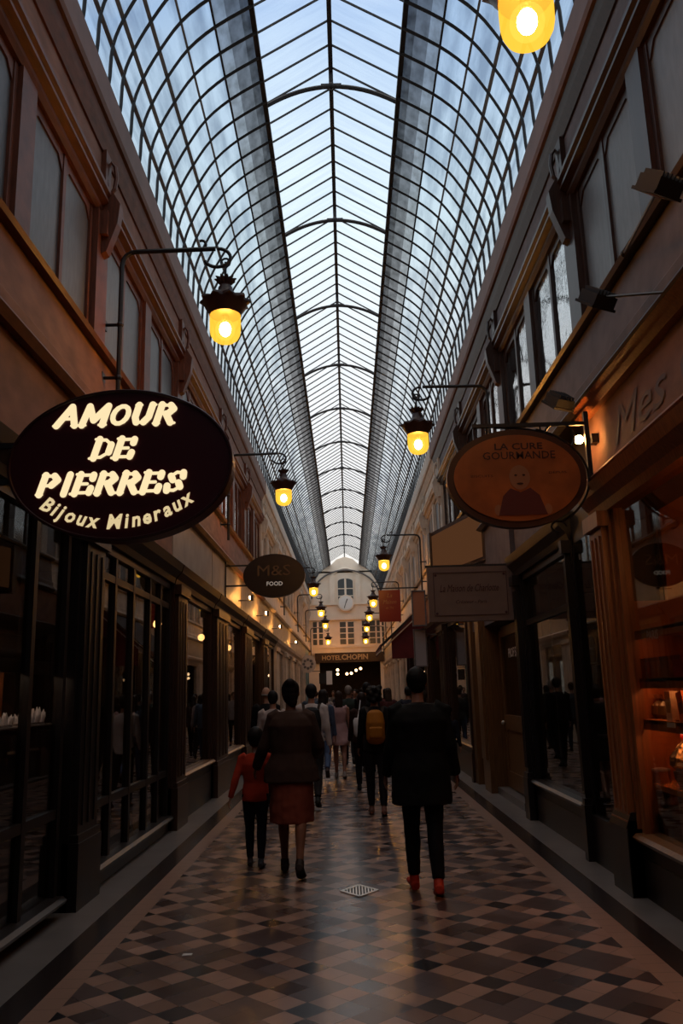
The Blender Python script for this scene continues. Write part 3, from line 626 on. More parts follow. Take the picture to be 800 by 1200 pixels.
# ================================================================ SIGNS
M['maroon'] = mat('dark maroon sign face', (.055, .006, .010), .35)
M['maroon_rim'] = mat('maroon sign rim', (.035, .006, .006), .4)
M['letters'] = emit('lit cream letters', (1.0, .80, .46), 1.0)
M['letters2'] = emit('dimmer lit cream letters', (1.0, .78, .42), .72)
t = thing('hanging_sign', 'oval maroon sign with lit cream words AMOUR DE PIERRES', 'sign', (-1.17, 4.2, 2.815))
g = MB(); g.disc(-1.17, 4.2, 4.34, 2.815, .59, .408, 72); part(t, 'sign_case', g, M['maroon'])
g = MB(); g.tube([(-1.17 + .588 * math.cos(a_), 4.2, 2.815 + .406 * math.sin(a_)) for a_ in [2 * PI * i / 72 for i in range(72)]], .009, 6, closed=True); part(t, 'rim', g, M['maroon_rim'], True)
SL = .26
def stroke_text(mb, s, cx, z, h, w_, y, wt=.2):
    """fat slab letters built from strokes, sheared; cell 1 wide x 1 high"""
    G = {'A': ([(.1, 0, .5, 1), (.5, 1, .86, 0), (.28, .36, .7, .36)], [(.1, 0), (.86, 0)], [.5]), 
         'M': ([(.14, 0, .2, 1), (.2, 1, .5, .25), (.5, .25, .86, 1), (.86, 1, .86, 0)], [(.14, 0), (.86, 0)], None),
         'U': ([(.18, 1, .18, .35), (.18, .35, .3, .08), (.3, .08, .62, .08), (.62, .08, .78, .35), (.78, .35, .78, 1)], [(.18, 1), (.8, 1)], None),
         'O': 'O', 'R': ([(.2, 0, .2, 1), (.2, .95, .6, .95), (.6, .95, .78, .75), (.78, .75, .6, .52), (.6, .52, .2, .5), (.5, .5, .82, .02)], [(.2, 0), (.2, 1), (.88, 0)], None),
         'D': ([(.2, 0, .2, 1), (.2, .95, .5, .95), (.5, .95, .8, .7), (.8, .7, .8, .3), (.8, .3, .5, .05), (.5, .05, .2, .05)], [(.14, 0), (.14, 1)], None),
         'E': ([(.2, 0, .2, 1), (.2, .95, .78, .95), (.2, .5, .62, .5), (.2, .05, .82, .05), (.78, .95, .78, .76), (.82, .05, .84, .27)], [(.14, 0), (.14, 1)], None),
         'P': ([(.2, 0, .2, 1), (.2, .95, .6, .95), (.6, .95, .8, .74), (.8, .74, .6, .47), (.6, .47, .2, .45)], [(.2, 0), (.2, 1)], None),
         'I': ([(.5, 0, .5, 1)], [(.5, 0), (.5, 1)], None),
         'S': ([(.78, .74, .74, .95), (.74, .93, .45, .97), (.45, .97, .24, .78), (.24, .78, .36, .58), (.36, .58, .66, .43), (.66, .43, .78, .22), (.78, .22, .55, .04), (.55, .04, .28, .07), (.24, .04, .2, .28)], [], None)}
    widths = {'I': .55, 'M': 1.25, 'A': 1.05}
    tot = sum(widths.get(c, 1.0) for c in s); cw = w_ / tot; x = cx - w_ / 2 - SL * h / 2
    def cap(x0, z0, x1, z1, r, rz):
        d = Vector((x1 - x0, z1 - z0)); L_ = d.length
        ang = math.atan2(d.y, d.x) if L_ > 1e-6 else 0; pts = []
        for i in range(7): a = ang + PI / 2 + PI * i / 6; pts.append((x0 + r * math.cos(a), z0 + rz * math.sin(a)))
        for i in range(7): a = ang - PI / 2 + PI * i / 6; pts.append((x1 + r * math.cos(a), z1 + rz * math.sin(a)))
        mb.quadmesh([(p, y, q) for p, q in pts], [tuple(range(14))])
    r = h * wt / 2
    for c in s:
        wc = widths.get(c, 1.0) * cw
        X = lambda u, v: x + u * wc + SL * h * v
        Z = lambda v: z + r * .8 + v * (h - 1.6 * r)
        if c == 'O':
            n = 14; pts = [(.5 + .33 * math.cos(2 * PI * i / n), .5 + .46 * math.sin(2 * PI * i / n)) for i in range(n + 1)]
            for a_, b_ in zip(pts, pts[1:]): cap(X(*a_), Z(a_[1]), X(*b_), Z(b_[1]), r * (1.15 if abs(a_[0] - .5) > .2 else .85), r)
        else:
            st, se, _ = G[c]
            for x0, z0, x1, z1 in st:
                vert = abs(z1 - z0) * h > abs(x1 - x0) * wc
                k = 1.5 if vert else .7
                cap(X(x0, z0), Z(z0), X(x1, z1), Z(z1), r * k, r * k)
            for sx_, sz in se: cap(X(sx_ - .12, sz), Z(sz), X(sx_ + .12, sz), Z(sz), r * .62, r * .62)
        x += wc
g = MB()
stroke_text(g, 'AMOUR', -1.19, 3.02, .125, .64, 4.192)
stroke_text(g, 'DE', -1.20, 2.835, .125, .235, 4.192)
stroke_text(g, 'PIERRES', -1.205, 2.645, .125, .78, 4.192)
part(t, 'lettering', g, M['letters'])
g = text_mb([('Bijoux Mineraux', -1.19, 3.165, .075, dict(bold=.03, shear=.2, arc=(.70, -.60, .66)))], 4.192); part(t, 'small_lettering', g, M['letters2'])
g = MB()
for z in (2.75, 2.95): g.bar((-2.26, 4.27, z), (-1.72, 4.27, z), .03, .03)
g.box(-2.28, -2.24, 4.2, 4.34, 2.65, 3.05); part(t, 'bracket', g, M['iron'])

t = thing('hanging_sign', 'oval black food shop sign with dim letters M&S over FOOD', 'sign', (-1.33, 15.4, 3.79))
g = MB(); g.disc(-1.33, 15.4, 15.52, 3.79, .58, .41, 64); part(t, 'sign_case', g, mat('black sign face', (.012, .007, .007), .3))
part(t, 'lettering', text_mb([('M&S', -1.33, 3.79, .2, dict(w=.62))], 15.392), emit('dim bronze letters', (.5, .2, .08), .06))
part(t, 'small_lettering', text_mb([('FOOD', -1.32, 3.6, .075, dict(w=.3, bold=.02))], 15.392), emit('dim white letters', (1, .8, .65), .25))
g = MB()
for z in (4.0, 3.62): g.bar((-2.9, 15.46, z), (-1.8, 15.46, z), .03, .03)
g.bar((-2.25, 15.46, 3.3), (-2.25, 15.46, 4.2), .03, .03); part(t, 'bracket', g, M['iron'])

M['orange_sign'] = mat('orange brown enamel sign', (.42, .11, .022), .4, .45, 4)
t = thing('hanging_sign', 'oval orange brown sign with dark words LA CURE GOURMANDE', 'sign', (1.59, 7.3, 3.47))
g = MB(); g.disc(1.59, 7.3, 7.4, 3.47, .635, .46, 72); part(t, 'sign_rim', g, mat('dark sign rim', (.06, .02, .008), .4))
g = MB(); g.disc(1.59, 7.285, 7.302, 3.47, .575, .405, 72); part(t, 'sign_face', g, M['orange_sign'])
dk = mat('dark brown sign paint', (.05, .012, .006), .5); rd = mat('dark red sign paint', (.09, .012, .01), .5); pk = mat('pale tan sign paint', (.32, .13, .055), .5)
part(t, 'lettering', text_mb([('LA CURE', 1.62, 3.735, .06, dict(bold=.02, w=.44)), ('GOURMANDE', 1.62, 3.645, .07, dict(bold=.008, w=.66)), ], 7.281), dk)
for a_ in (('BISCUITS', 1.27, 3.48, .022, dict(w=.2)), ('DEPUIS', 1.96, 3.5, .02, dict(w=.16))): part(t, 'small_lettering', text_mb([a_], 7.281), dk)
g = MB(); y = 7.28
def blob(cx, cz, rx, rz, n=20): g.quadmesh([(cx + rx * math.cos(2 * PI * i / n), y, cz + rz * math.sin(2 * PI * i / n)) for i in range(n)], [tuple(range(n))])
blob(1.61, 3.47, .095, .115); part(t, 'painted_face', g, pk)
for x in (1.4, 1.85): g = MB(); blob(x, 3.17, .035, .05); part(t, 'painted_hand', g, pk)
g = MB(); y = 7.278; g.quadmesh([(1.4, y, 3.12), (1.84, y, 3.12), (1.78, y, 3.3), (1.7, y, 3.37), (1.61, y, 3.33), (1.52, y, 3.37), (1.45, y, 3.3)], [tuple(range(7))]); part(t, 'painted_coat', g, rd)
g = MB(); y = 7.276; blob(1.575, 3.49, .013, .009); blob(1.648, 3.49, .013, .009); blob(1.61, 3.41, .03, .01); part(t, 'painted_features', g, dk)
g = MB(); y = 7.36
g.bar((1.22, y, 3.99), (2.28, y, 3.99), .03, .035); g.bar((2.28, y, 3.35), (2.28, y, 4.1), .04, .04)
g.tube([(2.02 + .14 * math.cos(a_), y, 3.86 + .14 * math.sin(a_)) for a_ in [2 * PI * i / 20 for i in range(20)]], .012, 6, closed=True)
g.tube([(2.06 + .09 * math.cos(a_), y, 3.72 + .09 * math.sin(a_)) for a_ in [2 * PI * i / 16 for i in range(12)]], .01, 6)
g.tube([(1.6 + .66 * math.cos(a_), y, 3.47 + .5 * math.sin(a_)) for a_ in [-.95 + 2.2 * i / 24 for i in range(25)]], .012, 6)
g.tube([(1.42 + .55 * math.sin(a_), y, 3.84 + .13 * math.cos(a_)) for a_ in [.1 * i for i in range(15)]], .01, 6)
g.tube([(1.95 + .07 * math.cos(a_), y, 3.02 + .05 * math.sin(a_)) for a_ in [2 * PI * i / 12 for i in range(10)]], .01, 6)
for x in (1.35, 1.85): g.bar((x, y, 3.8), (x, y, 3.99), .015, .015)
part(t, 'scroll_bracket', g, M['iron'], True)
t.location = (1.491, 6.85, 3.354); t.scale = (.938, .938, .938)

M['cream_sign'] = mat('dull cream sign board', (.19, .12, .09), .55, .2, 3)
t = thing('hanging_sign', 'rectangular pale script sign of La Maison de Charlotte', 'sign', (1.72, 11.2, 2.86))
g = MB(); g.box(1.12, 2.27, 11.2, 11.32, 2.5, 3.24); part(t, 'sign_board', g, M['cream_sign'])
dr = mat('dark red script', (.06, .012, .012), .5)
part(t, 'script', text_mb([('La Maison de Charlotte', 1.68, 2.9, .1, dict(shear=.35, w=.8)), ], 11.192), dr)
part(t, 'small_script', text_mb([('Créateur - Paris', 1.7, 2.74, .045, dict(shear=.3, w=.42))], 11.192), dr)
g = MB(); 
for a, b_ in (((1.2, 2.58), (2.19, 2.58)), ((2.19, 2.58), (2.19, 3.16)), ((2.19, 3.16), (1.2, 3.16)), ((1.2, 3.16), (1.2, 2.58))): g.bar((a[0], 11.197, a[1]), (b_[0], 11.197, b_[1]), .008, .008)
for x in (1.23, 2.16):
    for z in (2.61, 3.13): g.ball((x, 11.198, z), .018, .005, .018, 8, 5)
part(t, 'border_line', g, dr)
part(t, 'bracket', MB().bar((1.1, 11.26, 3.26), (2.3, 11.26, 3.26), .03, .03), M['iron'])

t = thing('hanging_sign', 'red rectangular hanging sign with gold script, far right', 'sign', (1.38, 26, 4.25))
part(t, 'sign_board', MB().box(1.04, 1.72, 26, 26.08, 3.74, 4.73), mat('deep red sign board', (.22, .008, .008), .3))
part(t, 'script', text_mb([('La', 1.38, 4.5, .13, dict(shear=.3)), ('Maison', 1.38, 4.3, .13, dict(shear=.3, w=.42)), ('du Thé', 1.38, 4.14, .07, dict(shear=.3, w=.25))], 25.99), mat('dull gold script', (.35, .12, .06), .5))
part(t, 'bracket', MB().bar((1.0, 26.04, 4.79), (2.3, 26.04, 4.79), .03, .04), M['iron'])
# angled lit panel behind the orange sign
t = thing('lightbox', 'orange glowing angled fascia lightbox behind the oval orange sign', 'sign', (2.0, 14.5, 3.9))
g = MB(); P0, P1 = Vector((1.62, 15.4, 0)), Vector((2.26, 13.0, 0))
def quadp(g, a, b_, z0, z1, off): 
    d = (b_ - a).normalized(); n_ = Vector((-abs(d.y), -abs(d.x), 0)); n_ = Vector((d.y, -d.x, 0)); n_ = n_ if n_.y < 0 else -n_
    q = [a + n_ * off, b_ + n_ * off, b_ - n_ * .03, a - n_ * .03]
    g.quadmesh([(p.x, p.y, z) for z in (z0, z1) for p in q], [(0, 1, 2, 3), (7, 6, 5, 4), (0, 4, 5, 1), (1, 5, 6, 2), (2, 6, 7, 3), (3, 7, 4, 0)])
quadp(g, P0, P1, 3.62, 4.5, 0); part(t, 'box_frame', g, M['wood_brown'])
g = MB(); quadp(g, P0.lerp(P1, .06), P0.lerp(P1, .94), 3.68, 4.42, .02); part(t, 'lit_panel', g, emit('dim orange lightbox', (1, .40, .16), .075))
part(t, 'side_return', MB().box(1.6, 1.66, 15.3, 15.5, 3.6, 4.5).box(1.62, 2.3, 15.42, 15.5, 3.6, 4.5), M['wood_brown'])

# small boxed signs on the right further on
for nm_, x0, x1, y, z0, z1, m_, lb in (('box_sign', 1.62, 1.9, 20, 3.15, 3.95, mat('orange box sign', (.45, .16, .07), .5), 'small framed orange sign above the pale board, right side'), ('box_sign', 1.66, 1.92, 20.4, 2.2, 3.05, mat('pale box sign', (.35, .32, .32), .5), 'pale upright signboard hanging below the small orange sign')):
    t = thing(nm_, lb, 'sign', (x0, y, z0)); part(t, 'panel', MB().box(x0, x1, y, y + .05, z0, z1), m_)
    g = MB(); g.box(x0 - .03, x0, y - .02, y + .07, z0 - .03, z1 + .03); g.box(x1, x1 + .03, y - .02, y + .07, z0 - .03, z1 + .03); g.box(x0, x1, y - .02, y + .07, z1, z1 + .03); g.box(x0, x1, y - .02, y + .07, z0 - .03, z0); g.bar((x1, y + .03, z1 - .1), (2.3, y + .03, z1 - .1), .03, .03); part(t, 'sign_frame', g, M['purlin'])
# far left: rosette sign, white board
t = thing('round_sign', 'round cream sign with dark leaf rosette on the far left wall', 'sign', (-1.88, 40, 3.0))
g = MB(); g.disc(-1.88, 40, 40.06, 3.0, .38, .42, 32); part(t, 'disc', g, M['trim_far'])
g = MB()
for k in range(8):
    a_ = k * PI / 4; c_ = Vector((-1.88 + .2 * math.cos(a_), 39.99, 3.0 + .2 * math.sin(a_))); g.ball(c_, .07, .01, .07, 8, 5)
part(t, 'rosette', g, M['purlin']); part(t, 'bracket', MB().bar((-2.3, 40.03, 3.0), (-2.2, 40.03, 3.0), .04, .04), M['iron'])
t = thing('shop_board', 'small white board beside teal shopfront at far left end', 'sign', (-1.0, 44, 2.3)); part(t, 'panel', MB().box(-1.12, -.82, 44, 44.05, 2.05, 2.75), mat('white board', (.75, .75, .75), .5)); part(t, 'dark_panel', MB().box(-1.5, -1.14, 44, 44.05, 2.1, 2.65), M['black']); part(t, 'bracket', MB().bar((-2.3, 44.03, 2.75), (-.82, 44.03, 2.75), .03, .03), M['iron'])

# awning
M['red_cloth'] = mat('deep red awning cloth', (.13, .012, .012), .8, .3, 5)
t = thing('awning', 'sloping dark red shop awning on struts, far right', 'awning', (2.2, 25, 3.9))
A0, A1, B0, B1 = (2.28, 23.4, 4.1), (2.28, 27.3, 4.1), (.95, 23.4, 2.9), (.95, 27.3, 2.9)
g = MB(); g.quadmesh([A0, A1, B1, B0] + [(p[0], p[1], p[2] - .03) for p in (A0, A1, B1, B0)], [(0, 1, 2, 3), (7, 6, 5, 4), (0, 4, 5, 1), (1, 5, 6, 2), (2, 6, 7, 3), (3, 7, 4, 0)]); part(t, 'cloth', g, mat('grey black awning cloth', (.03, .025, .025), .8))
g = MB(); g.quadmesh([(2.26, 23.42, 4.05), (1.25, 23.42, 3.1), (1.25, 23.42, 2.5), (2.26, 23.42, 2.5), (2.26, 23.44, 4.05), (1.25, 23.44, 3.1), (1.25, 23.44, 2.5), (2.26, 23.44, 2.5)], [(0, 1, 2, 3), (7, 6, 5, 4), (0, 4, 5, 1), (1, 5, 6, 2), (2, 6, 7, 3), (3, 7, 4, 0)]); part(t, 'side_valance', g, M['red_cloth'])
for o_ in (.0, .1): part(t, 'strut', MB().bar((2.26, 23.36, 3.98 - o_), (.8, 23.36, 2.7 - o_), .03, .03), M['metal'] if o_ else M['iron'])
g = MB(); g.box(.93, .97, 23.4, 27.3, 2.72, 2.9); part(t, 'front_valance', g, M['red_cloth'])

# ---------------------------------------------------------------- floodlights, wall lights
def floodlight(head, wall, label, w_=.28):
    t = thing('floodlight', label, 'light', wall, 'black floodlights on arms along the right wall')
    h = Vector(head); a = Vector(wall)
    part(t, 'arm', MB().tube([h, a], .011, 6).ball(a, .03).ball(h, .022), M['iron'])
    g = MB(); g.box(-w_ / 2, w_ / 2, -.03, .05, -.09, .09); g.box(-w_ / 2 - .015, w_ / 2 + .015, .05, .07, -.1, .1)
    for i in range(6): g.box(-w_ / 2 + .02 + i * (w_ - .04) / 5 - .004, -w_ / 2 + .02 + i * (w_ - .04) / 5 + .004, -.06, -.03, -.08, .08)
    m_ = Matrix.Rotation(.5, 4, 'Z') @ Matrix.Rotation(-.9, 4, 'X'); g.v = [tuple(m_ @ Vector(v) + h) for v in g.v]; part(t, 'lamp_head', g, M['black'])
    g = MB(); g.box(-.05, .05, .071, .074, -.03, .03); g.v = [tuple(m_ @ Vector(v) + h) for v in g.v]; part(t, 'lens', g, mat('orange lens', (.35, .09, .03), .3))
    return t
floodlight((1.95, 4.42, 4.52), (2.22, 5.82, 4.85), 'black floodlight with sloping arm at the upper right edge', .2)
floodlight((1.92, 5.62, 4.39), (2.22, 4.98, 4.1), 'black floodlight on level arm above the sweet shop fascia', .2)
floodlight((2.0, 7.15, 4.15), (2.24, 7.3, 4.06), 'small black floodlight above bracket of oval orange sign', .2)
t = thing('wall_spotlight', 'glowing warm wall lamp behind the scroll bracket of the orange sign', 'light', (2.2, 7.0, 3.73))
part(t, 'bulb', MB().ball((2.1, 7.02, 3.73), .04), emit('warm spot bulb', (1, .46, .12), 130)); part(t, 'lamp_base', MB().box(2.2, 2.26, 6.97, 7.07, 3.69, 3.77).tube([(2.2, 7.02, 3.73), (2.13, 7.02, 3.73)], .015), M['iron'])
for i, (y, lb) in enumerate(((17.4, 'warm fascia lamp under the round black food sign'), (20.9, 'warm fascia lamp right of and below the round black food sign'), (25.2, 'warm fascia lamp where the left wall turns cream'), (33, 'smallest warm fascia lamp on the cream left wall'))):
    t = thing('fascia_lamp', lb, 'light', (-2.1, y, 3.5), 'warm lamps along the left fascia')
    part(t, 'bulb', MB().ball((-2.0, y, 3.62), .035, n=10, m=6), emit('fascia bulb %d' % i, (1, .42, .09), 500 if i < 2 else 300))
    g = MB(); g.tube([(-2.05 - .05 * math.sin(a_), y, 3.5 + .06 * math.cos(a_)) for a_ in [PI * j_ / 8 - .0 for j_ in range(9)]], [(.012, .09)] * 9, 8, side=Vector((-1, 0, 0))) if 0 else g.box(-1.955, -1.945, y - .05, y + .05, 3.57, 3.67).box(-2.0, -1.945, y - .055, y - .045, 3.57, 3.67).box(-2.0, -1.945, y - .05, y + .05, 3.565, 3.575); part(t, 'hood', g, M['iron']); part(t, 'arm', MB().tube([(-2.3, y, 3.56), (-1.95, y, 3.56)], .012, 6), M['iron'])
# small shop lights glimpsed inside; sweet shop pair added unseen to light its shelves
def ceiling_lamp(loc, label, c_=(1, .5, .16), e_=12, r=.07, grp='warm lamps inside the shops'):
    t = thing('shop_lamp', label, 'light', loc, grp); part(t, 'bulb', MB().ball(loc, r), emit('shop lamp glow', c_, e_)); part(t, 'cord', MB().tube([loc, (loc[0], loc[1], 3.3)], .008, 5), M['black']); return t
ceiling_lamp((-3.0, 13.2, 2.75), 'warm lamp inside the window behind the boy in red', e_=8)
ceiling_lamp((-3.0, 17.2, 2.8), 'warm lamp inside the window below the black food sign', e_=7)
ceiling_lamp((-3.0, 21.2, 2.8), 'warm lamp inside window just past the black food sign', e_=7)
ceiling_lamp((-3.3, 9.6, 2.2), 'small warm lamp deep behind the gridded dark panes', e_=4, r=.04)
ceiling_lamp((3.4, 17.0, 2.9), 'warm lamp above the white garment display, right side', e_=12, r=.06)
ceiling_lamp((2.75, 4.9, 2.85), 'added unseen warm lamp nearest inside the orange sweet shop', (1, .36, .09), 45, .09)
ceiling_lamp((3.4, 6.2, 2.6), 'second added unseen warm lamp inside the orange sweet shop', (1, .34, .08), 8, .07)

# ================================================================ SHOP CONTENTS
# sweet shop
t = thing('shop_interior', 'orange back wall panelling of the lit sweet shop', 'panelling', (4.1, 5, 0))
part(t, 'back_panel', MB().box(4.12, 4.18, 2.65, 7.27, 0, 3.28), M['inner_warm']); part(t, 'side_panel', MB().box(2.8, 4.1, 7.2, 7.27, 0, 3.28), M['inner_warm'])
t = thing('shelf_unit', 'lit orange corner shelf unit carrying chocolate bars, right edge', 'shelf', (2.8, 6.2, 1.3))
for z, nm_ in ((1.30, 0), (1.62, 1), (2.0, 2)): part(t, 'shelf_board', MB().box(2.36, 3.0, 5.2, 7.1, z, z + .025), M['inner_warm'])
for z in (1.60, 1.28): part(t, 'added_strip', MB().box(2.44, 2.48, 5.25, 7.0, z, z + .015), emit('added warm shelf strip', (1, .38, .12), 12)); part(t, 'shelf_lip', MB().box(2.36, 2.38, 5.2, 7.1, z - .03, z + .05), M['inner_warm'])  # added strips brighten the shelves, kept out of sight by the lip
g = MB(); g.box(3.0, 3.03, 5.2, 7.1, .1, 2.3); g.box(2.36, 3.0, 7.08, 7.12, .1, 2.3); part(t, 'back_board', g, M['inner_warm'])
for i, (y, tilt, c_, lb) in enumerate(((6.46, 0, (.6, .45, .3), 'upright cream chocolate box on the lit shelf'), (6.2, .18, (.75, .18, .04), 'tilted orange chocolate box leaning on the lit shelf'), (5.98, 0, (.12, .09, .2), 'dark violet chocolate box at right edge of the lit shelf'))):
    t = thing('chocolate_box', lb, 'box', (2.45, y, 1.326), 'chocolate boxes on the lit shelf'); t.rotation_euler = (-tilt, 0, .0)
    MB().box(-.03, .03, -.055, .055, 0, .22).build('box_body', mat('box card %d' % i, c_, .5), t)
    MB().box(-.032, -.03, -.035, .035, .06, .14).build('label_patch', mat('box motif %d' % i, (.2, .1, .04), .5), t)
for y, lb in ((6.25, 'small white price tag left on lit shelf edge'), (5.9, 'small white price tag right on lit shelf edge')): tag(MB().box(2.34, 2.345, y - .09, y + .06, 1.29, 1.325).build('price_tag', mat('tag card', (.6, .55, .48), .5)), lb, 'price tag', 'price tags on the lit shelf')
for i, y in enumerate((6.68, 6.83, 6.98)):
    t = thing('sweet_bag', 'dark cellophane sweet bag, %s of three at the shelf corner' % ['rightmost', 'middle', 'leftmost'][i], 'bag', (2.55, y, 1.326), 'dark sweet bags on lit shelf')
    part(t, 'bag_body', MB().lathe([(.05, 1.328), (.075, 1.36), (.07, 1.43), (.025, 1.47)], 2.55, y, 12), mat('dark wrap %d' % i, (.10, .05, .025), .25), True); part(t, 'bag_top', MB().lathe([(.02, 1.468), (.045, 1.51, .3), (.05, 1.52, .3)], 2.55, y, 24), M['wood_orange'], True)
for i, (y, c_, lb) in enumerate(((6.95, (.30, .05, .03), 'dark red biscuit tin on the second shelf, leftmost'), (6.72, (.35, .12, .04), 'orange biscuit tin on the second shelf, next to the red one'), (6.5, (.22, .10, .05), 'brown biscuit tin on the second shelf, middle'), (6.25, (.28, .04, .05), 'crimson biscuit tin on the second shelf, right of the brown one'), (6.0, (.3, .2, .1), 'tan biscuit tin on the second shelf, rightmost'))):
    t = thing('biscuit_tin', lb, 'tin', (2.52, y, 1.645), 'biscuit tins on the second shelf')
    part(t, 'tin_body', MB().box(2.44, 2.6, y - .085, y + .085, 1.6455, 1.78), mat('tin paint %d' % i, c_, .3)); part(t, 'lid', MB().box(2.435, 2.605, y - .09, y + .09, 1.78, 1.81), mat('tin lid %d' % i, tuple(v * .6 for v in c_), .3))
sh_ = [o for o in D.objects if o.name.startswith('shelf_unit')][0]
part(sh_, 'added_strip', MB().box(2.44, 2.48, 5.25, 7.0, 1.982, 1.997), emit('dim added warm shelf strip', (1, .38, .12), 4)); part(sh_, 'shelf_lip', MB().box(2.36, 2.38, 5.2, 7.1, 1.96, 2.03), M['inner_warm'])
part(R[1], 'window_lettering', text_mb([('PARIS', 6.28, 1.93, .07, dict(bold=.01))], 2.292, 'right'), mat('faint glass lettering', (.16, .08, .06), .5))
t = thing('counter_table', 'orange wooden display counter with panelled legs behind glass', 'table', (2.8, 6.0, 0))
part(t, 'table_top', MB().box(2.38, 3.1, 4.9, 6.98, .8, .84), mat('polished counter top', (.5, .17, .05), .2))
for x, y in ((2.45, 6.85), (2.45, 6.4), (2.45, 5.0), (3.0, 6.85), (3.0, 5.0)): part(t, 'leg', MB().box(x - .035, x + .035, y - .05, y + .05, 0, .8), M['wood_orange'])
part(t, 'drawer_panel', MB().box(2.43, 2.47, 5.2, 6.2, .1, .75), M['wood_orange'])
# cellophane gift basket
cel = mat('crinkled gold cellophane', (.62, .42, .22), .12, .6, 25, metal=.75, bump=1.0)
t = thing('gift_basket', 'glittering cellophane wrapped gift basket on the counter', 'gift basket', (2.56, 6.45, .84))
part(t, 'basket', MB().lathe([(.11, .841), (.14, .9), (.15, .96), (.13, .965)], 2.56, 6.45, 20), M['wood_ochre'], True)
part(t, 'wrapping', MB().lathe([(.12, .96), (.16, 1.0, .08), (.15, 1.06, .12), (.09, 1.14, .15), (.035, 1.2), (.03, 1.22), (.08, 1.3, .3), (.1, 1.33, .35)], 2.56, 6.45, 48, lobes=9), cel, False)
part(t, 'ribbon', MB().tube([(2.56 + .04 * math.cos(a_), 6.45 + .04 * math.sin(a_), 1.21) for a_ in [i * PI / 6 for i in range(12)]], .012, 6, closed=True).ball((2.515, 6.45, 1.21), .035, .015, .03), mat('red ribbon', (.5, .02, .02), .3))
t = thing('toffee_tin', 'small round tin left of the cellophane gift basket', 'tin', (2.46, 6.87, .84)); part(t, 'tin_body', MB().lathe([(.07, .841), (.07, .93)], 2.46, 6.87, 20), M['wood_orange'], True); part(t, 'lid', MB().lathe([(.073, .93), (.073, .945), (.02, .955)], 2.46, 6.87, 20), M['metal'], True)

# jeweller's lit display, left edge
t = thing('display_case', 'small lit jewellery display case glowing in the dark left shop', 'display case', (-2.7, 6.4, 0))
part(t, 'plinth', MB().box(-2.8, -2.33, 5.0, 6.84, 0, 1.38), M['wood_dark']); part(t, 'case_lip', MB().box(-2.345, -2.33, 5.0, 6.84, 1.80, 1.86), M['wood_dark']); part(t, 'case_top', MB().box(-2.8, -2.33, 5.0, 6.84, 1.86, 1.9), M['wood_dark'])
part(t, 'glass_shelf', MB().box(-2.8, -2.33, 5.0, 6.84, 1.42, 1.43), M['metal']); part(t, 'back_board', MB().box(-2.83, -2.8, 5.0, 6.84, 1.38, 1.9), M['inner_warm'])
part(t, 'added_strip', MB().box(-2.5, -2.46, 5.1, 6.8, 1.845, 1.86), emit('added case strip', (1, .72, .5), 7))  # added strip brightens the crystals, concealed by the case lip
wq = mat('white crystal', (.8, .78, .82), .2)
for i, (y, r_) in enumerate(((6.24, .05), (6.35, .07), (6.46, .06), (6.58, .065), (5.95, .05), (5.6, .055), (5.4, .05))):
    t = thing('crystal_cluster', 'white crystal cluster in lit case, %s' % ['third from its right post', 'largest and tallest', 'left of the largest', 'leftmost of all', 'right of the group', 'behind the near door frame', 'nearest the photographer'][i], 'mineral', (-2.41, y, 1.43), 'white crystals in the lit case')
    g = MB()
    for k in range(7): a_ = k * 2 * PI / 6; q = Vector((-2.41 + (.03 * math.cos(a_) if k < 6 else 0), y + (.03 * math.sin(a_) if k < 6 else 0), 1.431)); tip = q + Vector((.025 * math.cos(a_) * (k < 6), .025 * math.sin(a_) * (k < 6), r_ * (1.4 + .3 * (k % 3)))); g.tube([q, q.lerp(tip, .7), tip], [.016, .015, .002], 6)
    part(t, 'crystals', g, wq); part(t, 'rock_base', MB().lathe([(.055, 1.4305), (.05, 1.445), (.02, 1.45)], -2.41, y, 10), M['purlin'])
# white garment display in the right window
t = thing('dressed_mannequin', 'white shirted mannequin torso behind ochre framed window', 'mannequin', (2.75, 16.6, 0))
part(t, 'stand', MB().lathe([(.16, .0), (.16, .03), (.02, .05), (.02, .95)], 2.75, 16.6, 16), M['black'], True)
part(t, 'torso', MB().lathe([(.12, .95), (.17, 1.0), (.16, 1.15), (.2, 1.4), (.21, 1.5), (.14, 1.6), (.06, 1.64), (.055, 1.72)], 2.75, 16.6, 20), mat('white cotton', (.6, .56, .52), .8, .2, 4), True)
t = thing('dressed_mannequin', 'dark red dressed mannequin left of the white shirted one', 'mannequin', (2.7, 17.9, 0))
part(t, 'stand', MB().lathe([(.16, .0), (.16, .03), (.02, .05), (.02, .95)], 2.7, 17.9, 16), M['black'], True)
part(t, 'torso', MB().lathe([(.28, .5), (.2, .9), (.13, 1.1), (.18, 1.35), (.19, 1.45), (.13, 1.55), (.05, 1.6)], 2.7, 17.9, 20), M['red_cloth'], True)
# drain grating
t = thing('floor_grate', 'diamond shaped steel drain grating set in the tiled floor', 'drain grate', (.045, 7.33, .001))
g = MB(); P = [(-.15, 0), (0, .2), (.15, 0), (0, -.2)]
for i in range(4): a_, b_ = P[i], P[(i + 1) % 4]; g.bar((.045 + a_[0], 7.33 + a_[1], .005), (.045 + b_[0], 7.33 + b_[1], .005), .022, .01)
gm = mat('pale steel grating', (.75, .74, .70), .35, metal=.3); part(t, 'frame', g, gm)
g = MB()
for i in range(-5, 6): x = i * .025; l = .2 * (1 - abs(x) / .15) - .01; (l > .01) and g.box(.045 + x - .006, .045 + x + .006, 7.33 - l, 7.33 + l, .001, .009)
part(t, 'slats', g, gm); g = MB(); g.quadmesh([(.045 + p[0], 7.33 + p[1], .0015) for p in P], [(0, 1, 2, 3)]); part(t, 'drain_shadow_pan', g, M['black'])
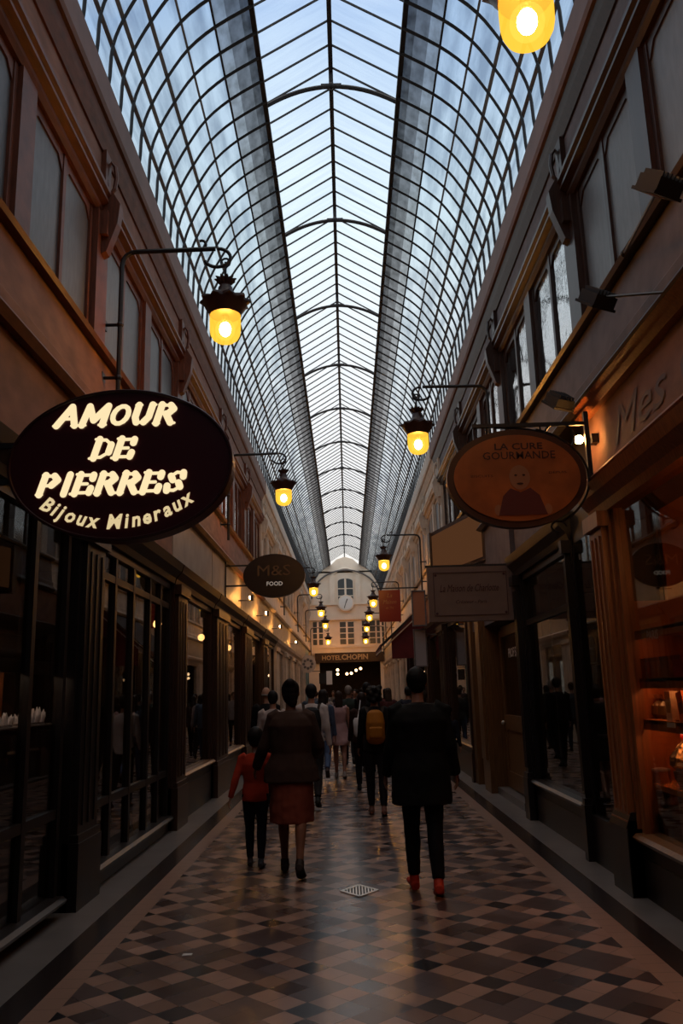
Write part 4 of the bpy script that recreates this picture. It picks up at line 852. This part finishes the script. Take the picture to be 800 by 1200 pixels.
tag(MB().box(-.03, .03, -.02, .02, 0, .004).build('paper_scrap', mat('paper', (.5, .5, .5), .7)), 'tiny pale scrap of litter on the tiles, lower left', 'litter').location = (-1.07, 5.73, .001)

# ================================================================ PEOPLE
cloud = D.textures.new('cloth folds', 'CLOUDS'); cloud.noise_scale = .11; cloud.noise_depth = 1
def fuse(mb, name, m, parent, voxel, smooth=3, fold=0):
    """melt overlapping lofts into one continuous skin"""
    me = D.meshes.new(name); me.from_pydata(mb.v, [], mb.f)
    bm = bmesh.new(); bm.from_mesh(me); bmesh.ops.recalc_face_normals(bm, faces=bm.faces); bm.to_mesh(me); bm.free()
    o = D.objects.new(name, me); col.objects.link(o)
    r = o.modifiers.new('r', 'REMESH'); r.mode = 'VOXEL'; r.voxel_size = voxel; r.use_smooth_shade = True
    s = o.modifiers.new('s', 'SMOOTH'); s.factor = .6; s.iterations = smooth
    if fold:
        d = o.modifiers.new('d', 'DISPLACE'); d.texture = cloud; d.strength = fold; d.mid_level = .5
    C.view_layer.update(); new = D.meshes.new_from_object(o.evaluated_get(C.evaluated_depsgraph_get()))
    D.objects.remove(o); D.meshes.remove(me); new.name = name; new.materials.clear(); new.materials.append(m)
    for p in new.polygons: p.use_smooth = True
    o = D.objects.new(name, new); col.objects.link(o); o.parent = parent; return o
_mc = {}
def cm(name, c_, rough=.8, noise=.25):
    key = (name, c_)
    if key not in _mc: _mc[key] = mat(name, c_, rough, noise, 7, spec=.12)
    return _mc[key]
def person(label, x, y, h=1.75, face=0, sex='m', legs=((12, 5, 0), (-14, 22, 25)), arms=((8, 8, 15), (-8, 8, 15)), top=(.012, .012, .014), bottom=(.01, .01, .012), shoes=(.02, .02, .02), hair=('short', (.01, .008, .007)),
           kind='trousers', coat=0, hem=.52, sleeve=1, lod=1, bulk=1.0, back=None, bag=None, group=None, turn=0, skinc=None, yaw=0, trunk_z=None, topl=None):
    t = thing('person', label, 'person', (x, y, 0), group); t.rotation_euler = (0, 0, yaw)
    k = h / 1.75; f = sex == 'f'; V = Vector
    vox = {0: .0075, 1: .011, 2: .016}[lod]
    sm = M['skin'] if not skinc else cm('skin tone', skinc, .55)
    J = {}
    for i, s in enumerate((-1, 1)):
        th, kf, fp = [math.radians(a) for a in legs[i]]
        hip = V((.088 * s, 0, .92)); kn = hip + V((.01 * s * 0, math.sin(th), -math.cos(th))) * .425; an = kn + V((-.012 * s, math.sin(th - kf), -math.cos(th - kf))) * .41
        fd = V((.06 * s, math.cos(fp), -math.sin(fp))).normalized(); fu = V((0, math.sin(fp), math.cos(fp)))
        heel = an - fd * .055 - fu * .06; ball = an + fd * .115 - fu * .065; toe = ball + V((.02 * s, .075, -.002 - .02 * math.sin(fp)))
        J[s] = [hip, kn, an, heel, ball, toe]
    dz = .02 - min(min(J[s][3].z - .01, J[s][4].z - .005, J[s][5].z) for s in (-1, 1))
    for s in (-1, 1): J[s] = [p + V((0, 0, dz)) for p in J[s]]
    off = V((0, 0, dz)); sw = .165 if f else .185
    A = {}
    for i, s in enumerate((-1, 1)):
        sw_, ab, ef = [math.radians(a) for a in arms[i][:3]]; inw = math.radians(arms[i][3]) if len(arms[i]) > 3 else 0
        sh = V((sw * s, 0, 1.41)) + off; d = V((math.sin(ab) * s, math.sin(sw_), -math.cos(sw_) * math.cos(ab))).normalized()
        el = sh + d * .29; d2 = V((d.x - math.sin(inw) * s, math.sin(sw_ + ef), -math.cos(sw_ + ef) * math.cos(ab))).normalized(); wr = el + d2 * .25
        A[s] = [sh, el, wr, d2]
    def S(mb): mb.v = [(v[0] * k, v[1] * k, v[2] * k) for v in mb.v]; return mb
    XA = V((1, 0, 0)); hipw = .168 if f else .155; wst = .118 if f else .138; chs = .148 if f else .168
    def torso(e=0, z0=.84, flare=0):
        b_ = bulk; zz = [(z0, hipw + flare, .11 + flare * .8), (.95, hipw + flare * .5, .115), (1.08, wst + flare * .3, .095), (1.22, (wst + chs) / 2 + .005, .105), (1.33, chs + .004, .110), (1.39, chs - .012, .095), (1.43, chs - .045, .078), (1.465, .072, .058)]
        return [V((0, -.005 * (i == 4), z)) + off for i, (z, _, _) in enumerate(zz)], [((a_ + e) * b_, (c_ + e) * b_) for _, a_, c_ in zz]
    # ---- body
    g = MB(); P, Rr = torso(); g.tube(P, Rr, 16, side=XA)
    g.tube([V((0, -.01, 1.42)) + off, V((0, 0, 1.50)) + off, V((0, .012, 1.57)) + off], [.062, .05, .05], 10)
    h0 = len(g.v); HS = 1.28 if h < 1.45 else 1.0; nk = V((0, .01, 1.55)) + off
    def grow(mb, st=0):
        mb.v[st:] = [tuple(nk + (V(v) - nk) * HS) for v in mb.v[st:]]
    hc = V((0, .02, 1.645)) + off; rt = Matrix.Rotation(math.radians(turn), 3, 'Z')
    def hp(a_, b_, c_): return hc + rt @ V((a_, b_, c_))
    g.ball(hc, .075, .09, .108, 16, 12); g.ball(hp(0, .03, -.055), .05, .058, .055, 12, 8); g.tube([hp(0, .085, .02), hp(0, .112, -.022)], [.01, .016], 6); g.ball(hp(0, .082, -.055), .024, .015, .012, 8, 6); g.ball(hp(0, .075, .032), .05, .018, .012, 8, 6)
    for s in (-1, 1): g.ball(hp(.077 * s, -.005, -.01), .012, .02, .032, 8, 6)
    grow(g, h0)
    for s in (-1, 1):
        sh, el, wr, d2 = A[s]; g.tube([sh - V((.03 * s, 0, 0)), sh, sh.lerp(el, .5), el, el.lerp(wr, .4), wr], [.05, .052, .043, .037, .038, .026], 10)
        n_ = V((s, 0, 0)); n_ = (n_ - d2 * n_.dot(d2)).normalized(); wd = d2.cross(n_) * (1 if d2.cross(n_).y > 0 else -1)    # palm faces the thigh, thumb forward
        pe = wr + d2 * .085; g.tube([wr - d2 * .01, wr + d2 * .04, pe], [(.02, .026), (.015, .038), (.013, .038)], 8, side=n_)
        fr = .0095 if lod else .0085
        for q, L_ in ((-1.5, .058), (-.5, .072), (.5, .078), (1.5, .068)):
            b0 = pe + wd * q * .019 - d2 * .012; b1 = b0 + d2 * (L_ * .5) - n_ * .008; b2 = b1 + d2 * (L_ * .42) - n_ * .026; g.tube([b0, b1, b2], [fr, fr, fr * .8], 6)
        tb = wr + d2 * .025 + wd * .03; g.tube([tb, tb + d2 * .035 + wd * .025 - n_ * .01, tb + d2 * .065 + wd * .028 - n_ * .02], [fr * 1.25, fr * 1.1, fr * .85], 6)
        hip, kn, an, heel, bl, toe = J[s]
        g.tube([hip + V((-.01 * s, 0, .04)), hip.lerp(kn, .3), kn, kn.lerp(an, .3) - V((0, .012, 0)), kn.lerp(an, .7), an], [a_ * (.84 if kind == 'trousers' else 1) for a_ in (.085, .078, .052, .054, .038, .034)], 12)
        g.tube([heel, an.lerp(heel, .4) + (bl - heel) * .25, bl, toe], [(.032, .028), (.034, .034), (.042, .022), (.03, .014)], 8, side=XA)
    fuse(S(g), 'body', sm, t, vox, 2)
    # ---- trousers / skirt / dress
    tm = cm('top cloth', top); bm_ = cm('lower cloth', bottom)
    if kind == 'trousers':
        g = MB(); P, Rr = [V((0, 0, z)) + off for z in (.84, .92, 1.02)], [(hipw + .005, .11), (hipw + .012, .122), (wst + .022, .108)]; g.tube(P, Rr, 14, side=XA)
        for s in (-1, 1):
            hip, kn, an = J[s][:3]; g.tube([hip + V((0, 0, .02)), hip.lerp(kn, .35), kn, kn.lerp(an, .35), an + V((0, 0, .02))], [.098 * bulk, .092, .068, .064, .05], 12)
        fuse(S(g), 'trousers', bm_, t, vox * 1.2, 2, .012)
    elif kind in ('skirt', 'dress'):
        g = MB(); zt = 1.04 if kind == 'skirt' else 1.2
        ky = (J[-1][1].y + J[1][1].y) / 2; sp = abs(J[-1][1].y - J[1][1].y) / 2
        zs_ = [zt, .95, .8, (hem + .8) / 2, hem]; rr = [(wst + .018, .10), (hipw + .015, .125), (hipw + .035, .14 + sp * .3), (hipw + .04, .15 + sp * .5), (hipw + .045 if kind == 'skirt' else hipw + .015, .15 + sp * .55)]
        g.tube([V((0, ky * (i / 5), z)) + off for i, z in enumerate(zs_)], rr, 20, side=XA); fuse(S(g), 'skirt' if kind == 'skirt' else 'dress_skirt', bm_, t, vox * 1.2, 2, .02)
    # ---- top
    g = MB(); z0 = .84 if not coat else .84 - coat
    P, Rr = torso(.018 * (1 + (coat > 0)), z0, .02 if coat else .004); g.tube(P, Rr, 18, side=XA); g.tube([V((0, -.012, 1.42)) + off, V((0, -.008, 1.475)) + off], [(.105, .085), (.066, .066)], 12, side=XA)
    for s in (-1, 1):
        sh, el, wr, d2 = A[s]; e_ = .012 + .008 * (coat > 0)
        pts = [sh - V((.05 * s, 0, -.01)), sh, sh.lerp(el, .5), el, el.lerp(wr, .5), wr + d2 * .005]; rr = [.062 + e_, .056 + e_, .046 + e_, .04 + e_, .036 + e_, .03 + e_]
        n_ = 6 if sleeve == 1 else (3 if sleeve == .5 else 2); g.tube(pts[:n_], rr[:n_], 10)
    fuse(S(g), 'jacket' if coat else 'top', tm, t, vox * 1.2, 7, .014)
    # ---- shoes
    shm = cm('shoe', shoes, .5)
    for s in (-1, 1):
        hip, kn, an, heel, bl, toe = J[s]; g = MB()
        g.tube([heel + V((0, -.012, 0)), heel.lerp(bl, .45) + V((0, 0, .012)), bl, toe + V((0, .012, 0))], [(.037, .034), (.042, .036), (.047, .028), (.03, .018)], 10, side=XA); g.tube([heel.lerp(bl, .2), an + (an - kn).normalized() * -.02], [.042, .04], 10)
        fuse(S(g), 'shoe', shm, t, vox, 1)
    # ---- hair
    hk, hcol = hair; hm = cm('hair', hcol, .6)
    if hk != 'bald' or True:
        g = MB()
        if hk == 'bald': g.tube([hp(.078 * math.cos(a_), -.01 + .09 * math.sin(a_), -.03) for a_ in [PI + PI * i / 8 for i in range(9)]], [(.01, .028)] * 9, 8)
        else:
            n, m_ = 18, 9; cap = []
            g.ball(hp(0, -.014, .024), .088, .098, .102, 18, 10)
            if hk == 'short': g.ball(hp(0, -.035, -.03), .072, .07, .07, 12, 8)
            if hk in ('bun', 'long', 'curly'): g.ball(hp(0, -.04, -.03), .08, .07, .09, 12, 8)
            if hk == 'bun': g.ball(hp(0, -.075, .085), .055, .05, .05, 12, 8); g.ball(hp(.02, -.06, -.09), .05, .04, .05, 10, 6)
            if hk == 'long': g.tube([hp(0, -.04, 0), hp(0, -.07, -.1), hp(0, -.085, -.2), hp(0, -.08, -.27)], [(.085, .05), (.09, .045), (.085, .035), (.05, .02)], 12, side=XA)
            if hk == 'curly':
                for i in range(16): a_ = i * 2.4; g.ball(hp(.085 * math.cos(a_), -.03 + .07 * math.sin(a_), .09 - .012 * i), .042, n=8, m=6)
        grow(g); fuse(S(g), 'hair', hm, t, vox * 1.1, 2, .008)
    if abs((math.degrees(yaw) + turn) % 360 - 180) < 110:
        for s in (-1, 1): g = MB(); g.ball(hp(.03 * s, .078, .012), .012, n=10, m=8); grow(g); S(g).build('eye', cm('eye', (.08, .06, .05), .2, 0), t, True)
    # ---- carried
    if back:
        g = MB(); w_, hh, cc = back; g.tube([V((0, -.17, .98)) + off, V((0, -.20, 1.03)) + off, V((0, -.205, 1.25)) + off, V((0, -.18, 1.38)) + off, V((0, -.16, 1.42)) + off], [(w_ * .8, .06), (w_, .08), (w_, .085), (w_ * .85, .06), (w_ * .5, .03)], 14, side=XA)
        b_ = fuse(S(g), 'backpack', cm('backpack cloth', cc, .6), t, vox, 1, .006)
        g = MB(); g.tube([V((0, -.27, 1.03)) + off, V((0, -.285, 1.06)) + off, V((0, -.285, 1.18)) + off, V((0, -.27, 1.2)) + off], [(w_ * .6, .01), (w_ * .75, .02), (w_ * .75, .02), (w_ * .6, .01)], 10, side=XA); fuse(S(g), 'backpack_pocket', cm('backpack cloth', cc, .6), b_, vox, 1)
        for s in (-1, 1): g = MB(); g.tube([V((.10 * s, -.15, 1.38)) + off, V((.12 * s, -.04, 1.47)) + off, V((.12 * s, .09, 1.42)) + off, V((.13 * s, .13, 1.2)) + off, V((.14 * s, .02, 1.02)) + off, V((.10 * s, -.13, 1.0)) + off], [(.02, .006)] * 6, 6); S(g).build('backpack_strap', cm('strap', (.03, .02, .015)), b_, True)
    return t

BK = (.010, .009, .010)
# nearest three
person('boy in red hoodie and black trousers walking beside the woman', -.93, 8.44, 1.24, legs=((6, 4, 0), (-5, 8, 8)), arms=((-14, 16, 12), (6, 24, 10)), top=(.36, .035, .015), bottom=(.012, .012, .016), shoes=(.05, .045, .05), lod=0, hair=('short', (.008, .006, .006)), bulk=1.06)
person('woman in brown cardigan and rust skirt, hair up, walking away', -.55, 8.05, 1.72, sex='f', legs=((12, 6, -3), (-13, 16, 34)), arms=((4, 20, 30, 0), (5, 20, 60, 30)), top=(.05, .027, .02), bottom=(.20, .045, .025), shoes=(.02, .012, .01), hair=('bun', (.009, .006, .006)), kind='skirt', coat=.02, hem=.46, lod=0, bulk=1.2, skinc=(.20, .085, .05))
person('man in long black jacket and orange red trainers walking away', .585, 7.2, 1.77, legs=((9, 3, -4), (-9, 10, 18)), arms=((4, 10, 18), (-2, 11, 20)), top=(.006, .006, .006), bottom=(.006, .006, .007), shoes=(.42, .035, .015), hair=('short', (.005, .005, .005)), coat=.17, lod=0, bulk=1.2)
# group behind them
person('bald man in dark jacket by the left windows', -1.42, 14.6, 1.74, top=BK, hair=('bald', (.25, .22, .2)), skinc=(.42, .24, .17), lod=1, turn=15)
person('person in pale shirt half hidden left of the woman in brown', -1.16, 13.0, 1.66, top=(.45, .38, .36), bottom=BK, lod=1, hair=('short', BK))
person('person in white shirt with black backpack, right of the woman in brown', -.55, 12.5, 1.74, top=(.50, .45, .44), bottom=(.02, .018, .02), back=(.15, .4, (.01, .01, .012)), lod=1, hair=('short', BK), bulk=1.05)
person('person in blue jeans mid stride behind the white shirt', -.50, 16.2, 1.68, sex='f', top=(.06, .08, .13), bottom=(.06, .09, .17), shoes=(.05, .03, .03), legs=((18, 8, 0), (-22, 30, 50)), hair=('long', (.02, .012, .01)), lod=1)
person('woman in sleeveless pale pink dress walking away', -.19, 16.6, 1.62, sex='f', top=(.46, .27, .27), bottom=(.46, .27, .27), kind='dress', hem=.66, sleeve=0, shoes=(.25, .2, .18), legs=((7, 4, 0), (-10, 12, 18)), arms=((20, 14, 30), (-4, 8, 8)), hair=('long', (.03, .015, .01)), lod=1, skinc=(.30, .14, .10))
person('woman in black with yellow backpack and cropped trousers', .35, 11.64, 1.66, sex='f', top=BK, bottom=(.012, .011, .014), shoes=(.18, .09, .07), legs=((6, 3, 0), (-6, 8, 12)), hair=('curly', (.010, .008, .007)), back=(.135, .4, (.33, .12, .012)), lod=1)
person('grey haired man in the middle of the crowd', .0, 19.6, 1.76, top=(.03, .04, .035), hair=('short', (.22, .18, .16)), lod=1)
person('tall person in black right of the grey haired man', .38, 17.6, 1.8, top=BK, hair=('short', BK), lod=1)
person('child in dark clothes and red shoes striding by the right windows', 1.72, 14.9, 1.32, top=(.012, .013, .022), bottom=(.015, .016, .03), shoes=(.14, .015, .015), legs=((20, 8, 0), (-24, 30, 50)), hair=('short', BK), lod=1)
person('bare legged person in shorts mostly hidden behind the tall man in black', 1.05, 12.2, 1.62, top=(.015, .013, .015), bottom=(.02, .018, .02), kind='dress', hem=.62, shoes=(.12, .07, .05), hair=('short', (.03, .02, .015)), lod=1, sex='f')
person('person with small white bag beside the yellow backpack', .22, 14.4, 1.6, sex='f', top=(.03, .012, .01), bottom=(.015, .015, .02), hair=('long', (.02, .012, .01)), lod=1)
t = thing('shoulder_bag', 'small white shoulder bag hanging left of the yellow backpack', 'bag', (.14, 13.9, .86)); g = MB(); g.tube([(.14, 13.9, .9), (.14, 13.9, .95), (.14, 13.9, 1.16), (.14, 13.9, 1.2)], [(.04, .05), (.07, .07), (.075, .06), (.05, .03)], 12, side=Vector((1, 0, 0))); part(t, 'bag_body', g, cm('white bag cloth', (.55, .55, .58)), True)
part(t, 'strap', MB().tube([(.14, 13.95, 1.18), (.18, 14.2, 1.36), (.2, 14.36, 1.5)], .008, 5), cm('white bag cloth', (.55, .55, .58)))
# crowd further on
crowd = [(-.95, 21.5, 1.7, (.05, .07, .10), 'black haired person in slate blue left in the crowd', 0, 'short'), (-.62, 22.8, 1.66, (.25, .2, .19), 'person in pale grey top left of centre in the crowd', 0, 'long'),
 (-.3, 23.5, 1.62, (.04, .02, .02), 'short person in dark brown left of the grey haired man', 0, 'long'), (.62, 21.0, 1.72, (.02, .02, .025), 'person in black behind the curly haired woman', 0, 'short'), (.95, 20.2, 1.68, (.07, .02, .02), 'person in dark wine red right of centre', 0, 'long'),
 (1.3, 18.4, 1.7, (.02, .02, .03), 'person in navy nearest the right wall beyond the child', 0, 'short'), (.75, 25.6, 1.74, (.09, .05, .03), 'person in tan jacket facing this way, right of centre', 180, 'short'), (.2, 26.5, 1.7, (.04, .05, .05), 'person facing this way behind the tall person in black', 180, 'short'),
 (-.8, 28.0, 1.72, (.2, .17, .16), 'person in pale shirt facing this way near left wall', 170, 'short'), (-.35, 30.0, 1.68, (.03, .03, .04), 'dark dressed person far left of centre', 0, 'long'), (.5, 31.0, 1.75, (.03, .02, .02), 'dark dressed person far off, just right of centre', 0, 'short'),
 (1.2, 27.5, 1.7, (.12, .03, .03), 'person in red brown beneath the red awning', 0, 'long'), (1.6, 23.0, 1.66, (.03, .03, .03), 'person in charcoal close to the right shopfronts', 0, 'short'), (-1.3, 34.0, 1.7, (.1, .1, .12), 'person in grey blue beside the cream shopfronts', 0, 'short'),
 (.1, 36.0, 1.72, (.06, .03, .03), 'distant person in brown on the centre line', 180, 'short'), (.9, 37.0, 1.7, (.03, .03, .05), 'distant person in dark blue right of centre', 0, 'long'), (-.7, 39.0, 1.7, (.15, .12, .1), 'distant person in beige left of centre', 180, 'short'), (.45, 42, 1.74, (.03, .03, .03), 'most distant person in front of the hotel entrance', 0, 'short')]
for i, (x, y, h, c_, lb, yw, hr) in enumerate(crowd):
    person(lb, x, y, h, top=c_, bottom=BK if i % 3 else (.03, .04, .07), hair=(hr, (.012, .009, .008) if i % 4 else (.05, .03, .02)), sex='f' if hr == 'long' else 'm', yaw=math.radians(yw), lod=2, group=None,
           legs=((12, 5, 0), (-12, 16, 20)) if i % 2 else ((-10, 12, 18), (14, 6, 0)))
for o in list(D.objects):
    if o.name.startswith('_'): D.objects.remove(o)
